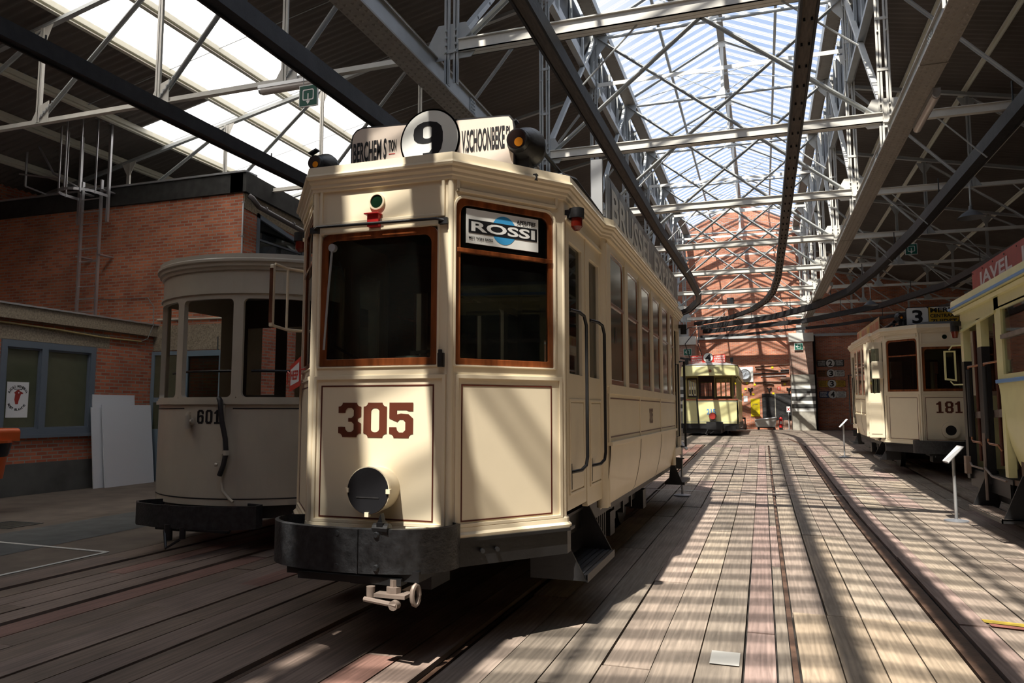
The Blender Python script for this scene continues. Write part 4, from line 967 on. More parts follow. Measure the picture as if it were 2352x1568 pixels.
        for i in range(nwin + 1):
            p0 = yb0 - .04 + i * pitch - .0; p1 = p0 + .16 if i else yb0 + .12
            if i == nwin: p0, p1 = yb1 - .03, yb1 + .02
            a = MB(); a.prism([(p0, 1.70), (p1, 1.70), (p1, 2.95), (p0, 2.95)], f, -.05, .006); a.build('window_post', M0, t, bevel=.004)
        npan = 3; pw = (yb1 - yb0) / npan
        for i in range(npan):
            y0, y1 = yb0 + i * pw, yb0 + (i + 1) * pw
            a = MB(); a.prism([(y0 + .012, 1.22), (y1 - .012, 1.22), (y1 - .012, 1.65), (y0 + .012, 1.65)], f, -.03, 0)
            for z in (1.26, 1.595): a.prism([(y0 + .012, z), (y1 - .012, z), (y1 - .012, z + .012), (y0 + .012, z + .012)], f, 0, .002, 1)
            a.build('side_panel', [M0, 'brownline'], t)
            a = MB(); prof = [(0.012, 1.20), (.008, 1.10), (-.005, .98), (-.03, .84), (-.065, .70), (-.09, .655)]
            vs = [f(yy, z, c) for c, z in prof for yy in (y0 + .015, y1 - .015)]
            a.add(vs, [(2 * k, 2 * k + 1, 2 * k + 3, 2 * k + 2) for k in range(len(prof) - 1)])
            a.build('skirt_panel', M0, t, True)
        a = MB()
        for i in range(npan + 1):
            y = yb0 + i * pw; y = min(max(y, yb0 + .012), yb1 - .012)
            a.prism([(y - .014, 1.22), (y + .014, 1.22), (y + .014, 1.66), (y - .014, 1.66)], f, 0, .010)
            for (c0, z0), (c1, z1) in zip(prof, prof[1:]): a.add([f(y - .014, z0, c0 + .008), f(y + .014, z0, c0 + .008), f(y + .014, z1, c1 + .008), f(y - .014, z1, c1 + .008)], [(0, 1, 2, 3)])
        a.prism([(yb0, 1.195), (yb1, 1.195), (yb1, 1.225), (yb0, 1.225)], f, -.02, .03)
        a.build('moulding', M0, t)
        if extra.get('sidenum'):
            a = MB(); slab(a, number, f if s_ > 0 else (lambda p, q_, c: f(2 * (yb0 + 1.5 * pw) - p, q_, c)), yb0 + 1.5 * pw - .15, 1.345, .17, .085, .015); a.build('fleet_number', 'inkbrown', t)
        # round corner pillars of the saloon
        for y in (yb0 - .03, yb1 + .03):
            a = MB(); a.cyl(f(y, .68, -.055), f(y, 3.0, -.055), .05, n=14); a.cyl(f(y + (.07 if y < 3 else -.07), .68, -.03), f(y + (.07 if y < 3 else -.07), 3.0, -.03), .028, n=10); a.build('corner_pillar', M0, t, True)
    # cornice, roof
    prof = [(-.05, 2.985), (.018, 2.985), (.022, 3.005), (.032, 3.012), (.034, 3.03), (.050, 3.045), (.052, 3.062), (.066, 3.068), (.072, 3.082), (.068, 3.096), (.056, 3.10), (.052, 3.15), (-.03, 3.155)]
    a = MB(); a.sweep(fullwide, prof); a.build('cornice', M0, t, bevel=0)
    a = MB()
    lv = [(0, 3.15), (.25, 3.20), (.55, 3.25), (.85, 3.27)]
    rings = [[(x * (1 - k), y if k == 0 else y + (LEN / 2 - y) * k * .25, z) for x, y in fullwide] for k, z in lv]
    vs = [p for r_ in rings for p in r_]; n_ = len(fullwide); fs_ = [(i + n_ * j, (i + 1) % n_ + n_ * j, (i + 1) % n_ + n_ * (j + 1), i + n_ * (j + 1)) for j in range(3) for i in range(n_)] + [tuple(range(3 * n_, 4 * n_))]
    a.add(vs, fs_); a.add([(x * .98, y, 2.98) for x, y in fulls], [tuple(range(len(fulls)))]); a.build('roof', mat('dark_roof_canvas', (.10, .10, .10), .7, var=.2), t)
    # bottom moulding and underframe
    a = MB(); a.sweep([(x, y) for x, y in platf][::1] if False else [(-PS, yb0 - .7), (-PS, PY), (-PF, 0), (PF, 0), (PS, PY), (PS, PY + .04)], [(-.02, .70), (.03, .70), (.034, .725), (.016, .74), (.014, .765), (.0, .78)], closed=False); a.build('bottom_moulding', M0, t)
    a = MB(); uf = [(-PF + .0, -.02), (PF, -.02), (PS + .01, PY - .01), (PS + .01, PY + .08), (PS - .16, PY + .12), (PS - .16, LEN - PY - .1), (PS, LEN - PY), (PF, LEN), (-PF, LEN), (-PS, LEN - PY), (-PS + .16, LEN - PY - .1), (-PS + .16, PY + .12), (-PS - .01, PY + .08), (-PS - .01, PY - .01)]
    a.sweep(uf, [(-.02, .53), (.005, .53), (.005, .68), (.03, .685), (.03, .705), (-.04, .71)]); 
    for x in (.25, .36): a.cyl((PF + x * .62, x * .78 - .04, .62), (PF + x * .62 + .02, x * .78 - .07, .62), .014, n=8)
    a.build('underframe', 'black', t)
    a = MB(); a.add([(x * .97, y, .70) for x, y in uf], [tuple(range(len(uf)))]); a.add([(x, y, .80) for x, y in fulls], [tuple(range(len(fulls)))]); a.build('platform_floor', 'interior', t)
    # truck and wheels
    a = MB(); cy = LEN / 2
    for s_ in (-1, 1):
        a.box(s_ * .70, s_ * .76, cy - 1.7, cy + 1.7, .36, .48); a.box(s_ * .72, s_ * .80, cy - 1.7, cy + 1.7, .52, .56)
        for y in (cy - 1.25, cy - .55, cy, cy + .55, cy + 1.25): a.box(s_ * .70, s_ * .78, y - .04, y + .04, .30, .62)
        for y in (cy - 1.1, cy + 1.1): a.box(s_ * .68, s_ * .86, y - .12, y + .12, .22, .46)
        for i in range(9): a.box(s_ * .82, s_ * .86, cy - 2.2 + i * .09, cy - 2.16 + i * .09, .25, .6)
    a.box(-.5, .5, cy - .8, cy + .8, .2, .5); a.box(-.3, .3, .2, .5, .34, .52)
    explode(a.build('truck', 'black', t))
    for y in (cy - 1.1, cy + 1.1):
        for s_ in (-1, 1):
            a = MB(); a.cyl((s_ * .48, y, .38), (s_ * .56, y, .38), .38, n=28); a.cyl((s_ * .46, y, .38), (s_ * .48, y, .38), .40, n=28); a.cyl((s_ * .56, y, .38), (s_ * .58, y, .38), .12); a.build('wheel', 'black', t, True)
        a = MB(); a.cyl((-.5, y, .38), (.5, y, .38), .06); a.build('axle', 'black', t, True)
    # interior
    a = MB()
    for y in (yb0 + .02, yb1 - .02):
        fb_ = face((0, y, 0), (1, 0, 0), (0, -1, 0))
        a.flat([[(-PS + .06, .8), (PS - .06, .8), (PS - .06, 3.0), (-PS + .06, 3.0)], [(-.33, 1.75), (.33, 1.75), (.33, 2.62), (-.33, 2.62)], [(-.92, 1.80), (-.5, 1.80), (-.5, 2.6), (-.92, 2.6)], [(.5, 1.80), (.92, 1.80), (.92, 2.6), (.5, 2.6)]], fb_)
    a.box(-.34, -.30, yb0 - .01, yb0 + .01, .8, 2.62); a.box(.30, .34, yb0 - .01, yb0 + .01, .8, 2.62)
    a.build('bulkhead', 'darkwood', t)
    a = MB(); a.box(-.95, -.55, yb0 + .2, yb1 - .2, .8, 1.25); a.box(.55, .95, yb0 + .2, yb1 - .2, .8, 1.25); a.box(-1.02, -.92, yb0 + .2, yb1 - .2, .8, 1.7); a.box(.92, 1.02, yb0 + .2, yb1 - .2, .8, 1.7); a.build('bench', 'seat', t)
    a = MB(); a.cyl((.12, .28, .8), (.12, .28, 1.80), .16, n=20); a.cyl((.12, .28, 1.80), (.12, .28, 1.86), .17, .13, 20); a.cyl((.12, .28, 1.86), (.12, .28, 1.90), .03); a.beam((.12, .28, 1.89), (.30, .20, 1.89), .03, .02); a.build('controller', 'black', t, True)
    a = MB(); a.cyl((-.28, .25, .8), (-.28, .25, 1.84), .025); a.beam((-.28, .25, 1.84), (-.46, .18, 1.95), .025, .02); a.cyl((-.46, .18, 1.93), (-.46, .18, 2.03), .02); a.build('brake_handle', 'black', t, True)
    # front fittings
    a = MB(); slab(a, number, F, *extra.get('numbox', (-.292, 1.322, .225, .170, .018)), c=.003); a.build('fleet_number', 'inkbrown', t)
    a = MB(); a.ring(circ(-.03, 2.885, .058, 28), circ(-.03, 2.885, .046, 28), F, 0, .016); v_ = a.build('marker_lamp', M0, t, True)
    a = MB(); a.flat([circ(-.03, 2.885, .048, 24)], F, .009); a.build('lens', 'darkgreen', v_)
    if lampstyle == 0:
        a = MB(); a.cyl((.03, 0, 1.0), (.03, -.15, 1.0), .136, .143, 32); a.cyl((.03, -.148, 1.0), (.03, -.165, 1.0), .149, .149, 32); h_ = a.build('headlight', M0, t, True)
        a = MB(); a.cyl((.03, -.16, 1.0), (.03, -.170, 1.0), .143, n=32); a.build('cover', 'ink', h_)
        a = MB()
        for dx, dz in ((-.145, 0), (.145, 0), (0, -.145)): a.box(.03 + dx - .014, .03 + dx + .014, -.180, -.15, 1.0 + dz - .014, 1.0 + dz + .014)
        explode(a.build('clip', M0, h_)); a = MB(); a.box(-.05, .11, -.173, -.169, .955, .962); a.build('slot', 'trough', h_)
    else:
        a = MB(); n_ = 32; prof_ = [(.165, 0), (.165, -.03), (.15, -.05), (.105, -.055), (.10, -.03), (.10, 0)]
        for (r0, y0), (r1, y1) in zip(prof_, prof_[1:]): a.ring(circ(.0, 1.0, r0, n_), circ(.0, 1.0, r1, n_), lambda p, q_, c: (p, c, q_), y0, y1)
        h_ = a.build('headlight', M0, t, True); a = MB(); a.cyl((0, 0, 1.0), (0, -.035, 1.0), .102, n=28); a.build('cover', 'ink', h_)
    # bumper
    a = MB(); bp = extra.get('bump', .61)
    pts = [(-bp + .12, .06), (-bp - .005, -.0), (-bp, -.12), (-bp + .08, -.23), (-.40, -.31), (-.2, -.355), (.0, -.37), (.2, -.355), (.40, -.31), (bp - .08, -.23), (bp, -.12), (bp + .005, -.0), (bp - .12, .06)]
    fine = []
    for i in range(len(pts) - 1):
        for k in range(3):
            u = k / 3; p0 = Vector(pts[max(i - 1, 0)]); p1 = Vector(pts[i]); p2 = Vector(pts[i + 1]); p3 = Vector(pts[min(i + 2, len(pts) - 1)])
            fine.append(tuple(.5 * (2 * p1 + (p2 - p0) * u + (2 * p0 - 5 * p1 + 4 * p2 - p3) * u * u + (3 * p1 - 3 * p2 + p3 - p0) * u ** 3)))
    fine.append(pts[-1]); fine = [(x - .045, y) for x, y in fine]
    a.sweep(fine, [(-.012, .545), (.012, .545), (.012, .80), (-.012, .805), (-.012, .545)], closed=False)
    for x, y in ((-.05, -.382), (.2, -.368)):
        for z in (.58, .77): a.cyl((x, y + .01, z), (x, y - .004, z), .022, .015, 10)
    a.box(.085, .09, -.385, -.36, .545, .80)
    a.build('bumper', 'bumper', t, True)
    a = MB(); a.box(-.45, .45, -.3, .1, .50, .56); a.box(-.35, .35, -.33, -.25, .48, .52); a.build('buffer_beam', 'black', t)
    a = MB(); a.box(.20, .24, -.36, -.30, .78, .84); a.cyl((.17, -.33, .80), (.27, -.33, .80), .035, n=12); a.prism([(.18, .80), (.24, .80), (.215, .89)], lambda p, q_, c: (p, c, q_), -.34, -.30); a.build('hook', 'black', t)
    extra_fn = extra.get('fn')
    if extra_fn: extra_fn(t, F, R, Lf, S, SL, LEN, yb0, yb1)
    return t

# ---- fittings of tram 305
def fit305(t, F, R, Lf, S, SL, LEN, yb0, yb1):
    # coupler
    c_ = MB(); c_.beam((.27, -.05, .42), (.27, -.30, .42), .09, .04); c_.box(.20, .40, -.38, -.26, .42, .44); c_.cyl((.30, -.32, .44), (.30, -.32, .475), .045, n=8); c_.cyl((.30, -.32, .475), (.30, -.32, .515), .024, n=6)
    c_.cyl((.17, -.36, .40), (.17, -.36, .475), .024, .026, 12); c_.tube([(.14, -.38, .405), (.36, -.40, .39)], .015, 8); c_.cyl((.34, -.41, .388), (.34, -.36, .388), .028, n=12)
    cc = c_.build('coupler', 'worn', t, True)
    a = MB(); a.tube([(.45 + .01 * math.cos(i * .5236), -.34 + .025 * math.cos(i * .5236), .44 + .055 * math.sin(i * .5236)) for i in range(12)], .015, 8, closed=True); explode(a.build('link', 'worn', cc, True))
    # wiper rod, red marker, latch
    a = MB(); a.tube([F(-.50, 2.725, .02), F(-.46, 2.735, .045), F(.42, 2.722, .045), F(.47, 2.712, .02)], .010, 8); a.box(-.53, -.47, -.03, 0, 2.70, 2.74); a.box(.43, .49, -.03, 0, 2.69, 2.73); a.build('curtain_rod', 'black', t, True)
    a = MB(); a.prism([(-.085, 2.71), (.0, 2.71), (.0, 2.79), (-.085, 2.79)], F, 0, .04); a.prism([(-.10, 2.79), (.01, 2.79), (.01, 2.80), (-.10, 2.80)], F, 0, .06); a.build('red_marker', 'red', t, bevel=.004)
    a = MB(); a.prism([(.43, 1.77), (.47, 1.77), (.47, 1.86), (.43, 1.86)], F, 0, .03); a.cyl(F(.455, 1.77, .04), F(.455, 1.88, .04), .014, n=8); a.build('latch', 'black', t, bevel=.003)
    a = MB(); a.tube([F(-.36, 2.58, .015), F(-.38, 2.3, .02), F(-.41, 1.90, .012)], .008, 6); a.cyl(F(-.355, 2.59, .0), F(-.355, 2.59, .03), .027, n=16); a.tube([F(-.33, 2.5, -.03), F(-.30, 2.42, -.03), F(-.29, 2.36, -.03)], .006, 6); a.build('window_wiper', 'galv', t, True)
    # sign in the right window
    s_ = MB(); s_.prism([(.115, 2.585), (.685, 2.585), (.685, 2.815), (.115, 2.815)], R, -.02, -.012)
    s_.flat([circ(.405, 2.70, .097, 32)], R, -.011, 1); s_.prism([(.13, 2.655), (.672, 2.655), (.672, 2.745), (.13, 2.745)], R, -.011, -.010, 2)
    text(s_, 'ROSSI', R, .15, .655, 2.667, 2.733, -.009, 3); text(s_, 'APERITIEF', R, .505, .662, 2.760, 2.788, -.009, 2); text(s_, 'MET WIJN BASIS', R, .132, .315, 2.608, 2.630, -.009, 2)
    s_.build('window_advert', ['signwhite', 'blue', 'ink', 'inkwhite'], t)
    # a paper notice on the inner bulkhead door
    a = MB(); a.box(-.20, .12, yb0 - .015, yb0 - .01, 2.36, 2.48); a.build('notice', mat('dull_notice', (.10, .11, .09), .7), t)
    # destination board on the roof
    bz = 3.20; fb_ = face((-.0, .42, 0), (1, 0, 0), (0, -1, 0))
    a = MB(); L1 = [(-.49, bz - .1), (.0, bz - .1), (.0, 3.635), (-.43, 3.60), (-.46, 3.59), (-.485, 3.56), (-.49, 3.53)]
    ins = lambda P_, k=.008: [(x + (k if x < 0 else 0), z - (k if z > 3.4 else 0)) for x, z in P_]
    a.prism([(-.495, 3.1), (.80, 3.1), (.80, 3.46), (.79, 3.51), (.76, 3.545), (.71, 3.55), (-.40, 3.60), (-.45, 3.585), (-.485, 3.55), (-.495, 3.50)], fb_, -.010, 0)
    a.flat([[(-.483, 3.1), (.788, 3.1), (.788, 3.45), (.78, 3.50), (.755, 3.533), (.71, 3.538), (-.40, 3.588), (-.445, 3.573), (-.473, 3.545), (-.483, 3.50)]], fb_, .002, 1)
    sh = lambda k, z0: (lambda p, q_, c: fb_(p, q_ + (p) * k, c))
    text(a, 'BERCHEM S', sh(.04, 0), -.472, -.195, 3.345, 3.50, .005, 2); text(a, 'TION', sh(.0, 0), -.18, -.115, 3.385, 3.475, .005, 2); a.prism([(-.175, 3.365), (-.125, 3.365), (-.125, 3.37), (-.175, 3.37)], fb_, .002, .004, 3)
    text(a, 'V.SCHOONBEKE', sh(.0, 0), .402, .725, 3.308, 3.474, .005, 2); text(a, 'PL', sh(.0, 0), .735, .775, 3.41, 3.465, .005, 2)
    b_ = a.build('destination_board', ['ink', 'signpink', 'ink', 'red'], t)
    a = MB(); a.flat([circ(.155, 3.43, .235, 48)], fb_, .008); a.prism(circ(.155, 3.43, .235, 48), fb_, .003, .008); a.flat([circ(.155, 3.43, .222, 48)], fb_, .010, 1)
    nine = [(.055, 3.285), (.10, 3.285), (.105, 3.265), (.125, 3.245), (.16, 3.24), (.185, 3.255), (.195, 3.285), (.20, 3.33), (.20, 3.40)]
    outer = [(.048, 3.235), (.12, 3.235), (.12, 3.262), (.165, 3.262), (.182, 3.30), (.182, 3.385), (.16, 3.375), (.12, 3.375), (.08, 3.392), (.056, 3.43), (.050, 3.49), (.056, 3.56), (.08, 3.605), (.12, 3.632), (.17, 3.635), (.22, 3.612), (.25, 3.565), (.262, 3.49), (.262, 3.38), (.25, 3.29), (.225, 3.23), (.20, 3.20), (.048, 3.20)]
    sh9 = lambda p, q_, c: fb_(.024 + (p - .048) * 1.1, 3.572 - (3.635 - q_) * .62, c)
    a.flat([outer, rrect(.12, .182, 3.43, 3.58, .03, 4)], sh9, .012, 0)
    a.build('route_disc', ['ink', 'signwhite'], b_)
    a = MB()
    for x in (-.3, .155, .6): a.box(x - .02, x + .02, .43, .47, 3.12, 3.5)
    a.build('board_bracket', 'black', b_)
    lamp_signal(t, .83, .52, 3.345, 1.12); lamp_signal(t, -.80, .52, 3.37, .85)
    # amber side lamps
    for s_ in (1, -1):
        a = MB(); x = s_ * (PS + .06); a.box(min(x, s_ * PS), max(x, s_ * PS), PY + .02, PY + .10, 2.86, 2.92); a.cyl((x + s_ * .02, PY + .06, 2.86), (x + s_ * .02, PY + .06, 2.93), .055, n=16); b_ = a.build('side_lamp', 'black', t, True)
        a = MB(); a.cyl((x + s_ * .02, PY + .06, 2.80), (x + s_ * .02, PY + .06, 2.865), .042, n=16); a.cyl((x + s_ * .02, PY + .06, 2.775), (x + s_ * .02, PY + .06, 2.80), .022, .042, 16); a.build('lens', 'redlens', b_, True)
        a = MB(); a.box(min(x, s_ * PS), max(x, s_ * PS), LEN - PY - .1, LEN - PY - .02, 2.86, 2.92); a.cyl((x + s_ * .02, LEN - PY - .06, 2.76), (x + s_ * .02, LEN - PY - .06, 2.92), .05, n=12); a.build('side_lamp', 'black', t, True)
    # tin advertising boards along the roof
    for s_ in (1, -1):
        X = s_ * 1.10; f = face((X, 0, 0), (0, s_, 0), (s_, 0, 0)); g = (lambda p, q_, c, s_=s_, X=X: Vector((X + s_ * c, p if s_ > 0 else (yb0 + yb1) - p, q_)))
        a = MB(); a.prism(rrect(yb0 + .1, yb1 + .9, 3.16, 3.62, .05), g, -.012, 0)
        if s_ > 0: text(a, 'BRUSSEL', g, yb0 + .35, yb0 + 2.9, 3.24, 3.55, .003, 1); text(a, 'EXPRES', g, yb0 + 3.2, yb0 + 5.4, 3.24, 3.55, .003, 1)
        for i in range(11):
            for z in (3.2, 3.58): a.add([g(yb0 + .2 + i * .55, z, .004), g(yb0 + .23 + i * .55, z, .004), g(yb0 + .23 + i * .55, z + .03, .004), g(yb0 + .2 + i * .55, z + .03, .004)], [(0, 1, 2, 3)], 2)
        a.build('roof_advert', ['adv', 'tinlet', 'ink'], t)
        a = MB()
        for i in range(6): a.beam((X - s_ * .01, yb0 + .3 + i, 3.2), (X - s_ * .01, yb0 + .3 + i, 3.6), .02, .02)
        a.box(min(X - s_ * .12, X - s_ * .02), max(X - s_ * .12, X - s_ * .02), yb0 + .02, yb0 + .06, 3.16, 3.72)
        explode(a.build('advert_bracket', 'galv', t))
    # black roof gear by the right lamp, and the trolley frame
    a = MB(); a.tube([(.35, .95, 3.24), (1.0, .95, 3.24), (1.06, 1.05, 3.23), (1.06, 2.0, 3.2)], .03, 8); a.tube([(.9, .80, 3.38), (1.02, 1.1, 3.22)], .015, 6); a.beam((1.02, 2.1, 3.2), (.98, 5.5, 3.2), .03, .03); a.build('roof_conduit', 'black', t, True)
    a = MB(); cy = LEN / 2
    a.tube([(-.5, cy - .8, 3.35), (-.5, cy + .8, 3.35), (.5, cy + .8, 3.35), (.5, cy - .8, 3.35)], .03, 8, closed=True)
    for x in (-.5, .5):
        for y in (cy - .7, cy + .7): a.cyl((x, y, 3.2), (x, y, 3.35), .03, n=8)
    a.box(-.2, .2, cy - .15, cy + .15, 3.25, 3.5); a.build('roof_frame', 'black', t)
    # mirror frame on the left, red hanging plate
    m_ = MB(); 
    for z in (2.12, 2.60): m_.tube([(-PS - .0, PY + .0, z), (-PS - .05, PY - .14, z + .0), (-PS - .08, PY - .26, z + .02)], .012, 6)
    m_.tube([(-PS - .05, PY - .14, 2.12), (-PS - .05, PY - .14, 2.60)], .01, 6)
    mm = m_.build('mirror_arm', M0_, t, True) if False else m_.build('mirror_arm', 'cream', t, True)
    a = MB(); a.box(-PS - .10, -PS - .065, PY - .30, PY - .27, 2.13, 2.61); a.build('mirror', 'cream', mm, bevel=.008)
    a = MB(); a.box(-PS - .097, -PS - .068, PY - .303, PY - .299, 2.16, 2.58); a.build('mirror_glass', 'silver', mm)
    a = MB(); FP = lambda p, q_, c: Vector((-1.12 + p * .775 * 1.4, .62 - p * .633 * 1.4, q_)) + Vector((-.633, -.775, 0)) * c
    a.prism([(0, 1.64), (.20, 1.68), (.20, 1.90), (0, 1.84)], FP, -.004, 0); a.flat([[(.02, 1.685), (.18, 1.715), (.18, 1.86), (.02, 1.81)]], FP, .002, 1); text(a, 'HEEP', FP, .03, .17, 1.73, 1.80, .004, 0)
    a.tube([FP(.2, 1.8, 0), FP(.28, 1.8, 0)], .006, 6); a.tube([FP(0, 1.78, 0), FP(-.04, 1.80, 0), FP(-.05, 1.74, 0), FP(-.05, 1.70, 0)], .005, 6)
    a.build('red_plate', ['redsign', 'paper'], t)
tram('tram', 'large cream tram number 305 with round line 9 disc on its roof', (-2.37, 4.30, 0), 0, '305', 6, .895,
     dict(fn=fit305, sidenum=True))

# ---- fittings of tram 181
def fit181(t, F, R, Lf, S, SL, LEN, yb0, yb1):
    fb_ = face((.0, .55, 0), (1, 0, 0), (0, -1, 0))
    a = MB(); a.prism(rrect(-.62, .68, 3.16, 3.57, .05), fb_, -.01, 0); a.flat([rrect(-.605, -.195, 3.175, 3.555, .04)], fb_, .002, 1); a.flat([[(-.185, 3.175), (.665, 3.175), (.665, 3.555), (-.185, 3.555)]], fb_, .002, 2)
    a.flat([[(-.17, 3.555), (.665, 3.555), (.665, 3.28), (.30, 3.40)]], fb_, .003, 1)
    text(a, '3', fb_, -.50, -.30, 3.22, 3.51, .006, 0); text(a, 'MERKSEM', fb_, -.155, .60, 3.44, 3.54, .006, 0); text(a, 'CENTRAALSTATIE', fb_, -.16, .64, 3.335, 3.41, .006, 0); text(a, 'ZUIDSTATIE', fb_, -.155, .62, 3.20, 3.30, .006, 0)
    a.build('destination_board', ['ink', 'signwhite', 'ochre'], t)
    lamp_signal(t, -.74, .5, 3.36, .8)
    # open folding doors on the left, the electric box mirror
    for y, an, nm in ((1.30, 95, 'a'), (.76, 78, 'b')):
        u = Vector((-math.sin(math.radians(an)), math.cos(math.radians(an)), 0)); f = face((-PS - .02, y + .04, 0), u, (u.y * 1, -u.x, 0)) ; wd = .30
        nn = Vector((0, -1, 0)); f = (lambda p, q_, c, o_=Vector((-PS - .01, y, 0)), u=u: o_ + u * p + Vector((0, 0, 1)) * q_ + Vector((u.y, -u.x, 0)) * (-c))
        a = MB(); a.ring([(0, .80), (wd, .80), (wd, 2.86), (0, 2.86)], [(.06, 1.76), (wd - .05, 1.76), (wd - .05, 2.72), (.06, 2.72)], f, -.02, .02); a.prism([(.05, .88), (wd - .04, .88), (wd - .04, 1.56), (.05, 1.56)], f, -.028, .028)
        a.prism([(0, .80), (wd, .80), (wd, 1.70), (0, 1.70)], f, -.015, .015)
        d = a.build('door', 'cream', t, bevel=.003); a = MB(); a.prism([(.05, 1.75), (wd - .04, 1.75), (wd - .04, 2.73), (.05, 2.73)], f, -.004, .004); a.build('pane', 'glass', d)
    a = MB(); a.box(-PS - .24, -PS - .02, PY - .10, PY - .04, 2.06, 2.44); mb_ = a.build('mirror_box', 'cream', t, bevel=.02); 
    a = MB(); a.box(PS - .78, PS - .52, -.32, -.29, 2.05, 2.62) ; 
    a = MB(); a.tube([(-.9, .0, .9), (-.8, -.05, .9)], .01, 6)
    # roof boards and trolley base
    for s_ in (1, -1):
        X = s_ * .95; g = (lambda p, q_, c, s_=s_, X=X: Vector((X + s_ * c, p, q_)))
        a = MB(); a.prism([(yb0 - .1, 3.14), (yb1 + .6, 3.14), (yb1 + .6, 3.48), (yb0 - .1, 3.52)], g, -.012, 0)
        if s_ < 0:
            x = yb0
            for i, (wd, m_) in enumerate(((.5, 2), (.22, 1), (.5, 2), (.4, 3), (.22, 1), (.6, 2), (.3, 3), (.5, 1))):
                a.flat([[(x, 3.20), (x + wd, 3.20), (x + wd, 3.44), (x, 3.44)]], g, .003, m_ - 1 if m_ - 1 else 1); x += wd + .12
        a.build('roof_advert', [mat('tan_advert_board', (.50, .34, .15), .35, var=.2), mat('orange_lettering', (.50, .14, .05), .4), 'ochre'], t)
    cy = LEN / 2; a = MB(); a.tube([(-.55, 1.0, 3.42), (-.55, LEN - 1, 3.42), (.55, LEN - 1, 3.42), (.55, 1.0, 3.42)], .035, 8, closed=True)
    for y in (1.2, 2.5, 4, 5.2): a.cyl((-.55, y, 3.2), (-.55, y, 3.42), .03, n=6); a.cyl((.55, y, 3.2), (.55, y, 3.42), .03, n=6)
    a.tube([(-.55, 1.1, 3.42), (-.8, .9, 3.3), (-.9, 1.8, 3.2)], .03, 8); a.box(-.2, .2, cy - .3, cy + .3, 3.25, 3.6); a.build('trolley_base', 'black', t)
tram('tram', 'cream tram number 181 with line 3 board, open doors, behind the yellow tram', (3.56, 17.0, .09), math.atan(.018), '181', 4, .95,
     dict(fn=fit181, open=True, numbox=(-.235, 1.345, .235, .15, .03), bump=.62), sidewin='glass', sidefr='wood', lampstyle=1)

